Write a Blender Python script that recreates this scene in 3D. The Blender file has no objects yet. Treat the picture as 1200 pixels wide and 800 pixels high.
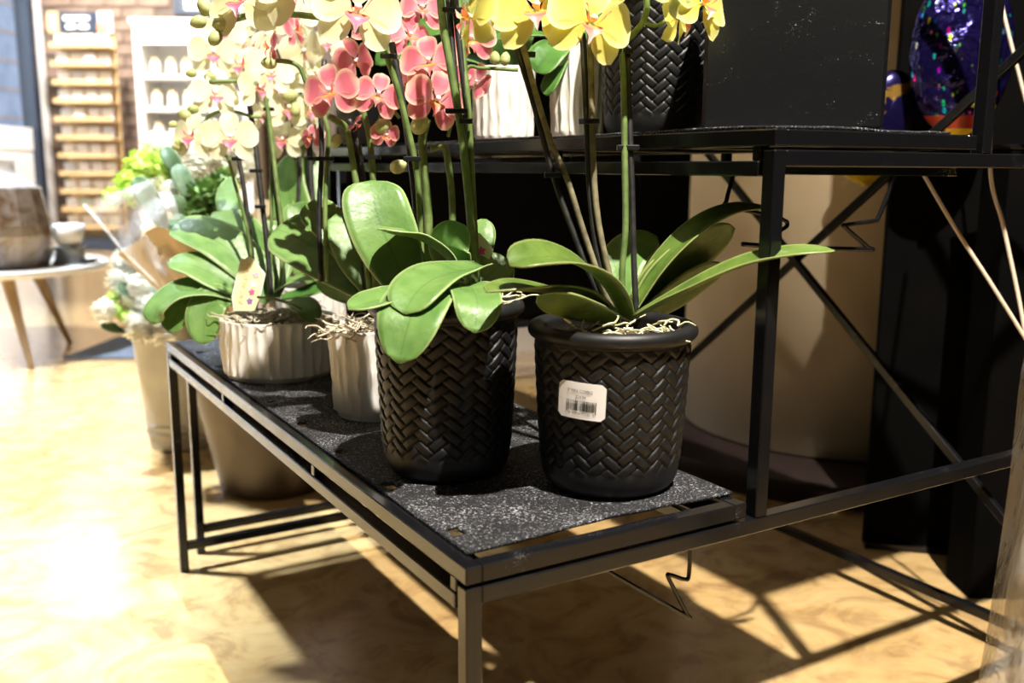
import bpy, bmesh, math, random
import numpy as np
from mathutils import Vector, Matrix, noise

# ------------------------------------------------------------------ camera, light, exposure
sc = bpy.context.scene
col = sc.collection
CAM = Vector((-0.3172, -0.5968, 0.7165))
YAW, PITCH, ROLL, FPX = 0.5387, 0.1795, 0.0046, 1117.3
FW = Vector((math.sin(YAW)*math.cos(PITCH), math.cos(YAW)*math.cos(PITCH), -math.sin(PITCH)))
R0 = Vector((math.cos(YAW), -math.sin(YAW), 0))
U0 = R0.cross(FW)
RT = R0*math.cos(ROLL) + U0*math.sin(ROLL)
UP = -R0*math.sin(ROLL) + U0*math.cos(ROLL)
cd = bpy.data.cameras.new('camera')
cam = bpy.data.objects.new('camera', cd)
col.objects.link(cam)
cam.matrix_world = Matrix(((RT.x, UP.x, -FW.x, CAM.x), (RT.y, UP.y, -FW.y, CAM.y), (RT.z, UP.z, -FW.z, CAM.z), (0, 0, 0, 1)))
cd.sensor_width = 36
cd.lens = FPX*36/1200
cd.clip_start = 0.02
cd.dof.use_dof = True
cd.dof.focus_distance = 0.97
cd.dof.aperture_fstop = 5.0
sc.camera = cam
vs = sc.view_settings
vs.view_transform = 'Standard'
vs.look = 'None'
vs.gamma = 1
vs.use_curve_mapping = False
vs.exposure = 0.0

FH = Vector((math.sin(YAW), math.cos(YAW), 0))      # horizontal view direction
def room(a, b, z=0.0):                              # room axes: a to the right, b away from the camera
    return Vector((CAM.x, CAM.y, 0)) + R0*a + FH*b + Vector((0, 0, z))
ROOM_ROT = -YAW

w = bpy.data.worlds.new('daylight')
sc.world = w
w.use_nodes = True
w.node_tree.nodes['Background'].inputs[0].default_value = (0.90, 0.95, 1.0, 1)
w.node_tree.nodes['Background'].inputs[1].default_value = 3.6

def lamp(name, kind, loc, target, power, color, size=0.05, size_y=None, spot=None, blend=0.3):
    d = bpy.data.lights.new(name, kind)
    d.energy = power
    d.color = color
    if kind == 'AREA':
        d.shape = 'RECTANGLE'
        d.size = size
        d.size_y = size_y or size
    else:
        d.shadow_soft_size = size
    if kind == 'SPOT':
        d.spot_size = spot
        d.spot_blend = blend
    o = bpy.data.objects.new(name, d)
    col.objects.link(o)
    o.location = loc
    o.rotation_euler = (Vector(target) - Vector(loc)).to_track_quat('-Z', 'Y').to_euler()
    return o

KEY = Vector((0.15, -0.93, 3.05))
lamp('key_or_fill_spot', 'SPOT', KEY, (0.34, 0.42, 0.30), 980, (1.0, 0.93, 0.82), 0.022, spot=math.radians(62), blend=0.5)
lamp('key_or_fill_spot', 'SPOT', room(-3.1, 7.0, 3.1), room(-3.2, 8.6, 0.9), 1050, (1.0, 0.96, 0.92), 0.10, spot=math.radians(100), blend=0.5)  # unseen fill, added to brighten the rack and white shelving
lamp('key_or_fill_spot', 'SPOT', room(-1.40, 1.75, 3.1), room(-1.48, 1.98, 0.0), 1350, (0.78, 0.89, 1.0), 0.08, spot=math.radians(55), blend=0.6)  # added cool fill that lifts the left floor like daylight
for a_, p_ in ((-4.08, 10), (-3.1, 5)):
    lamp('glare_panel', 'AREA', room(a_, 8.7, 3.15), room(a_, 8.7, 0), p_, (0.92, 0.96, 1.0), 0.55, 0.55)  # unseen panels added for white glare on the left floor
lamp('camera_fill', 'AREA', room(-0.9, -1.8, 3.15), room(-0.9, -1.8, 0), 8, (1.0, 0.92, 0.82), 0.8, 0.8)  # weak warm fill added behind the camera, no known fixture
lamp('key_or_fill_spot', 'SPOT', room(-2.3, 3.3, 3.1), room(-2.15, 3.55, 0.0), 1050, (0.86, 0.93, 1.0), 0.08, spot=math.radians(58), blend=0.6)  # added fill, only brightens the low table and its vase
lamp('wall_washer', 'SPOT', room(-3.55, 8.75, 3.0), room(-3.62, 9.2, 2.2), 45, (1.0, 0.85, 0.6), 0.05, spot=math.radians(70), blend=0.8)

# ------------------------------------------------------------------ pixel helpers (1200x800 frame)
def at(px, py, depth):
    return CAM + (FW + RT*((px-600)/FPX) + UP*((400-py)/FPX))*depth
def floor_at(px, py, z=0.0):
    d = FW + RT*((px-600)/FPX) + UP*((400-py)/FPX)
    return CAM + d*((z-CAM.z)/d.z)

# ------------------------------------------------------------------ object helpers
ORG = {}
def thing(name, loc, label, cat, group=None):
    o = bpy.data.objects.new(name, None)
    o.empty_display_size = 0.05
    col.objects.link(o)
    o.location = loc
    ORG[o.name] = Vector(loc)
    return tag(o, label, cat, group)
def tag(o, label, cat, group=None):
    o['label'] = label
    o['category'] = cat
    if group:
        o['group'] = group
    return o
def link(name, me, mat, parent=None, smooth=True, org=None):
    if mat is not None and not me.materials:
        me.materials.append(mat)
    if smooth:
        me.polygons.foreach_set('use_smooth', [True]*len(me.polygons))
    o = bpy.data.objects.new(name, me)
    col.objects.link(o)
    if parent is not None:
        o.parent = parent
        ORG[o.name] = ORG[parent.name]
    else:
        ORG[o.name] = Vector(org) if org is not None else Vector((0, 0, 0))
        o.location = ORG[o.name]
    return o
def mesh(name, verts, faces, mat, parent=None, smooth=True, org=None, attr=None):
    """verts in world space; stored relative to the thing's base"""
    base = ORG[parent.name] if parent is not None else Vector(org if org is not None else (0, 0, 0))
    me = bpy.data.meshes.new(name)
    me.from_pydata([tuple(Vector(v)-base) for v in verts], [], faces)
    if attr is not None:
        a = me.attributes.new('tint', 'FLOAT_VECTOR', 'POINT')
        a.data.foreach_set('vector', np.asarray(attr, dtype=np.float32).ravel())
    me.update()
    return link(name, me, mat, parent, smooth, base)
def from_bm(name, bm, mat, parent=None, smooth=True, org=None):
    base = ORG[parent.name] if parent is not None else Vector(org if org is not None else (0, 0, 0))
    bmesh.ops.translate(bm, verts=bm.verts, vec=-base)
    bmesh.ops.recalc_face_normals(bm, faces=bm.faces)
    me = bpy.data.meshes.new(name)
    bm.to_mesh(me)
    bm.free()
    return link(name, me, mat, parent, smooth, base)
def add_box(bm, lo, hi, rot=0.0, pivot=None, bevel=0.0, M=None):
    lo, hi = Vector(lo), Vector(hi)
    r = bmesh.ops.create_cube(bm, size=1.0)
    vsx = r['verts']
    c, s = (lo+hi)/2, hi-lo
    for v in vsx:
        v.co = Vector((v.co.x*s.x, v.co.y*s.y, v.co.z*s.z)) + c
    if bevel:
        es = list({e for v in vsx for e in v.link_edges})
        rb = bmesh.ops.bevel(bm, geom=es, offset=bevel, segments=1, affect='EDGES', profile=0.5)
        vsx = list({v for f in rb['faces'] for v in f.verts} | {v for v in vsx if v.is_valid})
    if M is not None:
        bmesh.ops.transform(bm, matrix=M, verts=vsx)
def box(name, lo, hi, mat, parent=None, bevel=0.0, M=None, org=None, smooth=False):
    bm = bmesh.new()
    add_box(bm, lo, hi, bevel=bevel, M=M)
    return from_bm(name, bm, mat, parent, smooth, org)
def room_M(a, b, z=0.0, turn=0.0):
    return Matrix.Translation(room(a, b, z)) @ Matrix.Rotation(ROOM_ROT+turn, 4, 'Z')
def beam(name, p, q, t, mat, parent=None, bevel=0.001, t2=None):
    """square bar between two points"""
    p, q = Vector(p), Vector(q)
    d = q-p
    L = d.length
    z = d.normalized()
    x = Vector((0, 0, 1)).cross(z)
    x = x.normalized() if x.length > 1e-4 else Vector((1, 0, 0))
    y = z.cross(x)
    M = Matrix(((x.x, y.x, z.x, p.x), (x.y, y.y, z.y, p.y), (x.z, y.z, z.z, p.z), (0, 0, 0, 1)))
    t2 = t2 or t
    return box(name, (-t/2, -t2/2, 0), (t/2, t2/2, L), mat, parent, bevel, M)
def spline(pts, n):
    """Catmull-Rom samples through the points"""
    P = [np.array(p, float) for p in pts]
    P = [2*P[0]-P[1]] + P + [2*P[-1]-P[-2]]
    segs = len(P)-3
    out = []
    for i in range(n):
        u = i/(n-1)*segs
        k = min(int(u), segs-1)
        t = u-k
        a, b, c, d = P[k:k+4]
        out.append(0.5*((2*b)+(c-a)*t+(2*a-5*b+4*c-d)*t*t+(3*b-a-3*c+d)*t**3))
    return out
def tube_data(pts, rad, seg=8, n=None):
    n = n or max(6, len(pts)*4)
    C = spline(pts, n)
    rad = rad if hasattr(rad, '__len__') else [rad, rad]
    rr = np.interp(np.linspace(0, 1, n), np.linspace(0, 1, len(rad)), rad)
    V, Fc = [], []
    ref = np.array([0.3, 0.2, 1.0])
    for i in range(n):
        t = C[min(i+1, n-1)]-C[max(i-1, 0)]
        t = t/(np.linalg.norm(t)+1e-12)
        x = ref-t*np.dot(ref, t)
        if np.linalg.norm(x) < 1e-3:
            x = np.cross(t, [1, 0, 0.1])
        x /= np.linalg.norm(x)
        ref = x
        y = np.cross(t, x)
        for k in range(seg):
            a = 2*math.pi*k/seg
            V.append(C[i]+rr[i]*(math.cos(a)*x+math.sin(a)*y))
    for i in range(n-1):
        for k in range(seg):
            Fc.append((i*seg+k, i*seg+(k+1) % seg, (i+1)*seg+(k+1) % seg, (i+1)*seg+k))
    Fc.append(tuple(range(seg))[::-1])
    Fc.append(tuple(range((n-1)*seg, n*seg)))
    return V, Fc
def tube(name, pts, rad, mat, parent=None, seg=8, n=None, org=None):
    V, Fc = tube_data(pts, rad, seg, n)
    return mesh(name, V, Fc, mat, parent, True, org)
def lathe_data(profile, cx, cy, seg=48, fn=None):
    """profile: (radius, z); fn(angle, r, z, j) returns a new radius"""
    V, Fc = [], []
    n = len(profile)
    for j, (r, z) in enumerate(profile):
        for k in range(seg):
            a = 2*math.pi*k/seg
            rr = fn(a, r, z, j) if fn else r
            V.append((cx+rr*math.cos(a), cy+rr*math.sin(a), z))
    for j in range(n-1):
        for k in range(seg):
            Fc.append((j*seg+k, j*seg+(k+1) % seg, (j+1)*seg+(k+1) % seg, (j+1)*seg+k))
    return V, Fc
def lathe(name, profile, cx, cy, mat, parent=None, seg=48, fn=None, org=None, smooth=True):
    V, Fc = lathe_data(profile, cx, cy, seg, fn)
    return mesh(name, V, Fc, mat, parent, smooth, org)

# ------------------------------------------------------------------ materials
def mat(name, base=(0.5, 0.5, 0.5), rough=0.5, metal=0.0, spec=0.5, coat=0.0, trans=0.0):
    m = bpy.data.materials.new(name)
    m.use_nodes = True
    b = m.node_tree.nodes['Principled BSDF']
    b.inputs['Base Color'].default_value = (*base, 1)
    b.inputs['Roughness'].default_value = rough
    b.inputs['Metallic'].default_value = metal
    b.inputs['Specular IOR Level'].default_value = spec
    b.inputs['Coat Weight'].default_value = coat
    b.inputs['Transmission Weight'].default_value = trans
    return m
class NT:
    def __init__(s, m):
        s.t = m.node_tree
        s.b = s.t.nodes['Principled BSDF']
        s.out = s.t.nodes['Material Output']
    def n(s, kind, **kw):
        x = s.t.nodes.new(kind)
        for k, v in kw.items():
            if k in x.inputs:
                x.inputs[k].default_value = v
            else:
                setattr(x, k, v)
        return x
    def l(s, a, b):
        s.t.links.new(a, b)
    def ramp(s, fac, stops):
        r = s.t.nodes.new('ShaderNodeValToRGB')
        e = r.color_ramp.elements
        while len(e) < len(stops):
            e.new(0.5)
        for i, (p, c) in enumerate(stops):
            e[i].position = p
            e[i].color = (*c, 1)
        s.l(fac, r.inputs[0])
        return r.outputs[0]
    def coord(s, scale=(1, 1, 1), kind='Object'):
        tc = s.n('ShaderNodeTexCoord')
        mp = s.n('ShaderNodeMapping')
        mp.inputs['Scale'].default_value = scale
        s.l(tc.outputs[kind], mp.inputs[0])
        return mp.outputs[0]
    def noise(s, vec, scale, detail=4.0, rough=0.5, dist=0.0):
        x = s.n('ShaderNodeTexNoise')
        x.inputs['Scale'].default_value = scale
        x.inputs['Detail'].default_value = detail
        x.inputs['Roughness'].default_value = rough
        x.inputs['Distortion'].default_value = dist
        s.l(vec, x.inputs['Vector'])
        return x.outputs['Fac']
    def bump(s, h, strength=0.3, dist=0.01):
        x = s.n('ShaderNodeBump')
        x.inputs['Strength'].default_value = strength
        x.inputs['Distance'].default_value = dist
        s.l(h, x.inputs['Height'])
        s.l(x.outputs[0], s.b.inputs['Normal'])
    def mix(s, fac, a, b):
        x = s.n('ShaderNodeMix', data_type='RGBA')
        if hasattr(fac, 'links') or hasattr(fac, 'is_linked'):
            s.l(fac, x.inputs[0])
        else:
            x.inputs[0].default_value = fac
        for sock, v in ((x.inputs[6], a), (x.inputs[7], b)):
            if isinstance(v, tuple):
                sock.default_value = (*v, 1)
            else:
                s.l(v, sock)
        return x.outputs[2]
    def base(s, c):
        s.l(c, s.b.inputs['Base Color'])

def noisy(name, a, b, scale, rough=0.5, bump=0.0, stretch=(1, 1, 1), **kw):
    m = mat(name, a, rough, **kw)
    t = NT(m)
    f = t.noise(t.coord(stretch), scale)
    t.base(t.ramp(f, [(0.35, a), (0.65, b)]))
    if bump:
        t.bump(f, bump)
    return m

def add_translucent(m, color_socket, weight):
    t = NT(m)
    tr = t.n('ShaderNodeBsdfTranslucent')
    if isinstance(color_socket, tuple):
        tr.inputs[0].default_value = (*color_socket, 1)
    else:
        t.l(color_socket, tr.inputs[0])
    mx = t.n('ShaderNodeMixShader')
    mx.inputs[0].default_value = weight
    t.l(t.b.outputs[0], mx.inputs[1])
    t.l(tr.outputs[0], mx.inputs[2])
    t.l(mx.outputs[0], t.out.inputs[0])

# floor: stained glossy concrete
M_FLOOR = mat('stained_concrete', (0.5, 0.3, 0.1), 0.22, spec=0.5, coat=1.0)
t = NT(M_FLOOR)
v = t.coord((1, 1, 1))
v2 = t.coord((1.0, 1.0, 1.0))
n1 = t.noise(v, 3.2, 5, 0.55, 1.6)
n2 = t.noise(v2, 8.0, 5, 0.6, 2.2)
c1 = t.ramp(n1, [(0.30, (0.30, 0.155, 0.06)), (0.46, (0.60, 0.385, 0.15)), (0.60, (0.69, 0.48, 0.22)), (0.78, (0.46, 0.29, 0.125))])
c2 = t.ramp(n2, [(0.36, (0.36, 0.21, 0.10)), (0.50, (0.68, 0.46, 0.20)), (0.70, (0.77, 0.57, 0.29))])
t.base(t.mix(0.55, c1, c2))
rr = t.ramp(n2, [(0.3, (0.13,)*3), (0.7, (0.27,)*3)])
t.l(rr, t.b.inputs['Roughness'])
t.b.inputs['Coat Roughness'].default_value = 0.16
t.bump(n2, 0.05, 0.01)

# black powder-coated steel with dust
def steel(name, dust=0.62):
    m = mat(name, (0.012, 0.012, 0.014), 0.22, spec=0.42)
    t = NT(m)
    v = t.coord((1, 1, 1))
    f = t.noise(v, 900, 2, 0.5)
    g = t.noise(v, 30, 3, 0.5)
    h = t.n('ShaderNodeMath', operation='MULTIPLY')
    t.l(f, h.inputs[0])
    t.l(g, h.inputs[1])
    t.base(t.ramp(h.outputs[0], [(0.43, (0.006, 0.006, 0.007)), (0.50, (0.22, 0.21, 0.20))]))
    t.l(t.ramp(g, [(0.4, (0.16,)*3), (0.65, (0.22,)*3)]), t.b.inputs['Roughness'])
    return m
M_STEEL = steel('black_steel')

# shelf liner
M_LINER = mat('black_felt', (0.02, 0.02, 0.024), 0.75, spec=0.4)
t = NT(M_LINER)
v = t.coord((1, 1, 1))
f1 = t.noise(v, 430, 2, 0.75)
f2 = t.noise(v, 14, 3, 0.5)
mm = t.n('ShaderNodeMath', operation='MULTIPLY_ADD')
t.l(f2, mm.inputs[0])
mm.inputs[1].default_value = 0.26
t.l(f1, mm.inputs[2])
t.base(t.ramp(mm.outputs[0], [(0.60, (0.004, 0.004, 0.005)), (0.70, (0.020, 0.020, 0.023)), (0.82, (0.42, 0.42, 0.45))]))
t.bump(f1, 0.6, 0.003)

M_BLACKPOT = noisy('matte_black_ceramic', (0.006, 0.006, 0.0063), (0.010, 0.010, 0.0105), 120, 0.48, 0.0, spec=0.45)
M_BLACKBLOCK = mat('black_slate_ceramic', (0.012, 0.0125, 0.013), 0.34, spec=0.5)
t = NT(M_BLACKBLOCK)
v = t.coord((1, 1, 1))
f1 = t.noise(v, 500, 2, 0.6)
f2 = t.noise(t.coord((1, 1, 2.2)), 16, 4, 0.6, 1.5)
mm = t.n('ShaderNodeMath', operation='MULTIPLY')
t.l(f1, mm.inputs[0])
t.l(f2, mm.inputs[1])
t.base(t.ramp(mm.outputs[0], [(0.34, (0.005, 0.0055, 0.006)), (0.40, (0.03, 0.03, 0.03)), (0.46, (0.4, 0.4, 0.38))]))
t.bump(f2, 0.05, 0.004)
M_WHITEPOT = noisy('white_glazed_ceramic', (0.74, 0.71, 0.65), (0.80, 0.78, 0.73), 25, 0.38)
M_POTINSIDE = mat('pot_inside', (0.03, 0.025, 0.02), 0.8)
M_SOIL = noisy('bark_mix', (0.05, 0.03, 0.018), (0.14, 0.09, 0.055), 60, 0.9, 0.5)
M_MOSS = noisy('dried_moss', (0.40, 0.33, 0.22), (0.66, 0.60, 0.47), 80, 0.85)
M_MOSSGREEN = noisy('pale_roots', (0.50, 0.50, 0.28), (0.78, 0.74, 0.50), 80, 0.7)
M_STAKE = noisy('black_stake', (0.008, 0.008, 0.008), (0.03, 0.028, 0.026), 90, 0.45)
M_CLIP = mat('black_clip', (0.012, 0.012, 0.013), 0.3)
M_PAPER = mat('label_paper', (0.86, 0.83, 0.80), 0.6)
M_INK = mat('label_ink', (0.03, 0.03, 0.03), 0.7)

def leaf_mat(name, top, dark, edge, rough=0.36):
    m = mat(name, top, rough, spec=0.5)
    t = NT(m)
    at_ = t.n('ShaderNodeAttribute', attribute_name='tint')
    sep = t.n('ShaderNodeSeparateXYZ')
    t.l(at_.outputs['Vector'], sep.inputs[0])
    v = t.coord((1, 1, 1))
    f = t.noise(v, 38, 4, 0.55)
    body = t.ramp(f, [(0.3, dark), (0.7, top)])
    e = t.ramp(sep.outputs[1], [(0.90, (0, 0, 0)), (0.99, (1, 1, 1))])
    c = t.mix(e, body, edge)
    rib = t.ramp(sep.outputs[1], [(0.0, (1, 1, 1)), (0.05, (0, 0, 0))])
    rb = t.n('ShaderNodeMath', operation='MULTIPLY')
    t.l(rib, rb.inputs[0])
    rb.inputs[1].default_value = 0.45
    c = t.mix(rb.outputs[0], c, tuple(x*0.55 for x in dark))
    t.base(c)
    fine = t.noise(t.coord((1, 1, 1)), 160, 3, 0.6)
    t.l(t.ramp(fine, [(0.3, (rough-0.06,)*3), (0.7, (rough+0.16,)*3)]), t.b.inputs['Roughness'])
    t.bump(f, 0.22, 0.008)
    add_translucent(m, c, 0.22)
    return m
M_LEAF = leaf_mat('orchid_leaf', (0.185, 0.330, 0.085), (0.105, 0.225, 0.050), (0.40, 0.52, 0.21))
M_LEAF_D = leaf_mat('orchid_leaf_olive', (0.165, 0.255, 0.044), (0.075, 0.145, 0.024), (0.32, 0.38, 0.13), 0.34)
M_LEAF_A = leaf_mat('orchid_leaf_bright', (0.225, 0.375, 0.115), (0.130, 0.265, 0.070), (0.44, 0.56, 0.25), 0.36)
M_LEAF_FAR = leaf_mat('orchid_leaf_deep', (0.10, 0.25, 0.045), (0.05, 0.14, 0.028), (0.22, 0.38, 0.10), 0.34)
M_STEM = noisy('green_stem', (0.075, 0.125, 0.028), (0.165, 0.235, 0.07), 60, 0.5)
M_STEM_B = noisy('woody_stem', (0.10, 0.082, 0.042), (0.22, 0.19, 0.105), 90, 0.6)
M_BUD = noisy('orchid_bud', (0.30, 0.36, 0.12), (0.50, 0.50, 0.24), 60, 0.5)

def petal_mat(name, centre, mid, edge, speck=None):
    m = mat(name, mid, 0.55, spec=0.3)
    t = NT(m)
    at_ = t.n('ShaderNodeAttribute', attribute_name='tint')
    sep = t.n('ShaderNodeSeparateXYZ')
    t.l(at_.outputs['Vector'], sep.inputs[0])
    c = t.ramp(sep.outputs[0], [(0.05, centre), (0.45, mid), (0.95, mid)])
    e = t.ramp(sep.outputs[1], [(0.70, (0, 0, 0)), (0.96, (1, 1, 1))])
    c = t.mix(e, c, edge)
    if speck:
        f = t.noise(t.coord((1, 1, 1)), 60, 3, 0.6)
        k = t.ramp(f, [(0.52, (0, 0, 0)), (0.62, (1, 1, 1))])
        km = t.n('ShaderNodeMath', operation='MULTIPLY')
        t.l(k, km.inputs[0])
        km.inputs[1].default_value = 0.22
        c = t.mix(km.outputs[0], c, speck)
    t.base(c)
    add_translucent(m, c, 0.48)
    return m
def lip_mat(name, inner, outer):
    m = mat(name, inner, 0.45)
    t = NT(m)
    at_ = t.n('ShaderNodeAttribute', attribute_name='tint')
    sep = t.n('ShaderNodeSeparateXYZ')
    t.l(at_.outputs['Vector'], sep.inputs[0])
    c = t.ramp(sep.outputs[0], [(0.10, inner), (0.55, outer[0]), (0.95, outer[1])])
    t.base(c)
    add_translucent(m, c, 0.25)
    return m
FLOWER_MATS = {
    'yellow': (petal_mat('yellow_petal', (0.80, 0.74, 0.10), (0.87, 0.83, 0.20), (0.90, 0.88, 0.40)),
               lip_mat('yellow_lip', (0.85, 0.50, 0.06), ((0.80, 0.16, 0.12), (0.92, 0.72, 0.70))),
               mat('yellow_column', (0.90, 0.80, 0.45), 0.5)),
    'cream': (petal_mat('cream_petal', (0.86, 0.84, 0.44), (0.88, 0.88, 0.52), (0.91, 0.91, 0.68), (0.80, 0.60, 0.40)),
              lip_mat('cream_lip', (0.80, 0.30, 0.05), ((0.78, 0.12, 0.22), (0.85, 0.45, 0.60))),
              mat('cream_column', (0.90, 0.78, 0.72), 0.5)),
    'pale': (petal_mat('pale_petal', (0.87, 0.86, 0.52), (0.89, 0.885, 0.62), (0.91, 0.91, 0.74)),
             lip_mat('pale_lip', (0.80, 0.40, 0.10), ((0.74, 0.10, 0.25), (0.85, 0.50, 0.60))),
             mat('pale_column', (0.92, 0.88, 0.85), 0.5)),
    'pink': (petal_mat('pink_petal', (0.82, 0.46, 0.52), (0.70, 0.17, 0.24), (0.86, 0.60, 0.46)),
             lip_mat('pink_lip', (0.85, 0.42, 0.04), ((0.72, 0.16, 0.10), (0.80, 0.30, 0.36))),
             mat('pink_column', (0.90, 0.72, 0.80), 0.5)),
}

# ------------------------------------------------------------------ room shell
def structure(o):
    o['kind'] = 'structure'
    return o
M_WALLWARM = noisy('mortar', (0.10, 0.075, 0.058), (0.14, 0.105, 0.08), 20, 0.9)
M_BRICK = noisy('brown_brick', (0.15, 0.098, 0.07), (0.24, 0.165, 0.12), 7, 0.8)
M_BLACKWALL = mat('black_partition_paint', (0.003, 0.003, 0.003), 0.9, spec=0.1)
M_CEIL = mat('ceiling_paint', (0.42, 0.42, 0.42), 0.9)
M_WALLDARK = mat('charcoal_wall_paint', (0.05, 0.048, 0.046), 0.8)
M_WHITE = mat('white_paint', (0.85, 0.84, 0.82), 0.5)
M_FRAMEDARK = mat('dark_window_frame', (0.02, 0.03, 0.05), 0.4)

def room_box(name, a0, a1, b0, b1, z0, z1, m, parent=None, bevel=0.0, kind=None):
    bm = bmesh.new()
    add_box(bm, (a0, b0, z0), (a1, b1, z1), bevel=bevel, M=room_M(0, 0))
    base = room((a0+a1)/2, (b0+b1)/2, z0)
    o = from_bm(name, bm, m, parent, False, base)
    if kind:
        o['kind'] = kind
    return o
AL, AR, BB, BF, HC = -4.38, 3.6, 9.2, -3.2, 3.2
room_box('floor', AL, AR, BF, BB, -0.05, 0.0, M_FLOOR, kind='structure')
room_box('ceiling', AL, AR, BF, BB, HC, HC+0.06, M_CEIL, kind='structure')
# back wall of brown brick with an opening for the window
wb = room_box('wall_back', AL, -3.13, BB+0.02, BB+0.2, 0, HC, M_WALLWARM, kind='structure')
room_box('wall_panel', -3.13, -1.9, BB+0.02, BB+0.2, 0, 2.10, M_WALLWARM, wb)
room_box('wall_panel', -3.13, -1.9, BB+0.02, BB+0.2, 2.62, HC, M_WALLWARM, wb)
room_box('wall_panel', -1.9, AR, BB+0.02, BB+0.2, 0, HC, M_WALLWARM, wb)
random.seed(3)
bmb = bmesh.new()
add_box(bmb, (-0.145, -0.02, -0.048), (0.145, 0.03, 0.048), bevel=0.006)
brick_me = bpy.data.meshes.new('brick')
bm2 = bmb
bm2.to_mesh(brick_me)
bm2.free()
brick_me.materials.append(M_BRICK)
nb = 0
for row in range(0, 26):
    z = 0.06+row*0.108
    for k in range(0, 9):
        a = AL+0.16+k*0.302+(0.151 if row % 2 else 0)
        if a > -1.9 or (a > -3.30 and 2.02 < z < 2.68):
            continue
        o = bpy.data.objects.new('brick', brick_me)
        col.objects.link(o)
        o.parent = wb
        o.location = room(a, BB+0.012+random.uniform(-0.006, 0.004), z)-ORG[wb.name]
        o.rotation_euler = (0, 0, ROOM_ROT)
# window in the back wall
M_GLASS = mat('window_glass', (0.95, 0.97, 1.0), 0.02, trans=1.0)
NT(M_GLASS).b.inputs['IOR'].default_value = 1.05
win = thing('window_1', room(-2.5, BB, 2.1), 'dark framed transom window high in the brown brick wall', 'window')
del win['category']
win['kind'] = 'structure'
for a0, a1 in ((-3.13, -3.07), (-2.82, -2.77), (-2.45, -2.40), (-1.96, -1.90)):
    room_box('mullion', a0, a1, BB-0.02, BB+0.1, 2.10, 2.62, M_FRAMEDARK, win)
for z0, z1 in ((2.10, 2.14), (2.56, 2.62)):
    room_box('window_rail', -3.07, -1.96, BB-0.018, BB+0.098, z0, z1, M_FRAMEDARK, win)
room_box('pane', -3.07, -1.96, BB+0.05, BB+0.056, 2.14, 2.56, M_GLASS, win)
# right wall, wall behind the camera, near part of the left wall
room_box('wall_right', AR, AR+0.15, BF, BB, 0, HC, M_WALLDARK, kind='structure')
room_box('wall_front', AL, AR, BF-0.15, BF, 0, HC, M_WALLDARK, kind='structure')
room_box('wall_left', AL-0.15, AL, BF, 4.6, 0, HC, M_WALLDARK, kind='structure')
room_box('trim_1', AL-0.15, AL, 4.6, BB, 2.95, HC, M_WHITE, kind='structure')
# glazed storefront, far part of the left side
sf = thing('window_2', room(AL, 7.0, 0), 'bright storefront glazing with white frames and one black post', 'window')
del sf['category']
sf['kind'] = 'structure'
for b0, b1 in ((4.6, 4.72), (5.9, 6.02), (7.2, 7.32)):
    room_box('mullion', AL-0.10, AL, b0, b1, 0, 2.95, M_WHITE, sf)
room_box('door_post', AL-0.10, AL+0.03, 8.93, 9.03, 0, 2.95, M_FRAMEDARK, sf)
room_box('door_stile', AL-0.08, AL-0.02, 7.86, 8.16, 0, 2.95, M_WHITE, sf)
room_box('door_rail', AL-0.08, AL-0.02, 8.16, 8.93, 0.86, 1.06, M_WHITE, sf)
room_box('door_panel', AL-0.07, AL-0.03, 8.16, 8.93, 0.0, 0.86, M_WHITE, sf)
room_box('end_trim', AL-0.08, AL+0.02, 9.03, 9.2, 0, 2.95, M_WHITE, sf)
for b0, b1, z0 in ((4.72, 5.9, 0), (6.02, 7.2, 0), (7.32, 7.86, 0), (8.16, 8.93, 1.06)):
    room_box('pane', AL-0.06, AL-0.055, b0, b1, z0, 2.95, M_GLASS, sf)
# grey-blue building across the street, seen through the door pane
M_OUT = noisy('far_facade', (0.10, 0.125, 0.18), (0.15, 0.175, 0.23), 3, 0.9)
ob = thing('building', room(-8.5, 15.5, 0), 'blue-grey building across the street seen through the glass door', 'building')
room_box('facade', -8.6, -7.6, 14.4, 17.4, 0.35, 6.0, M_OUT, ob)
for k in range(9):
    room_box('facade_band', -7.6, -7.585, 14.4, 17.4, 1.0+k*0.42, 1.03+k*0.42, M_BRICK, ob)
room_box('ground_outside', -14, AL-0.16, -2, 20, -0.08, -0.02, noisy('pavement', (0.62, 0.62, 0.62), (0.7, 0.7, 0.7), 4, 0.9), kind='structure')
# daylight portals in the glazing
pl = lamp('daylight_portal', 'AREA', room(AL-0.02, 6.9, 1.5), room(0, 6.9, 1.5), 1, (1, 1, 1), 4.6, 2.9)
pl.data.cycles.is_portal = True

# black partition behind the stand
room_box('wall_partition', -0.68, AR, 3.75, 3.87, 0, HC, M_BLACKWALL, kind='structure')
room_box('baseboard_partition', -0.70, AR, 3.735, 3.75, 0, 0.10, mat('pale_baseboard', (0.6, 0.55, 0.5), 0.5), kind='structure')

# round cream column standing on a low, wider dark brown disc
M_CREAM = noisy('cream_plaster', (0.58, 0.47, 0.31), (0.64, 0.53, 0.37), 6, 0.45)
M_DISC = mat('dark_brown_disc', (0.015, 0.008, 0.007), 0.45)
CC = room(0.885, 2.52)
colm = thing('column', CC, 'round cream plastered column on a low dark brown round plinth behind the stand', 'column')
lathe('shaft', [(0.405, 0.052), (0.415, 0.056), (0.415, HC-0.01)], CC.x, CC.y, M_CREAM, colm, 72)
lathe('disc', [(0.0, 0.0), (0.60, 0.0), (0.60, 0.045), (0.595, 0.050), (0, 0.050)], CC.x, CC.y, M_DISC, colm, 96)

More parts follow.
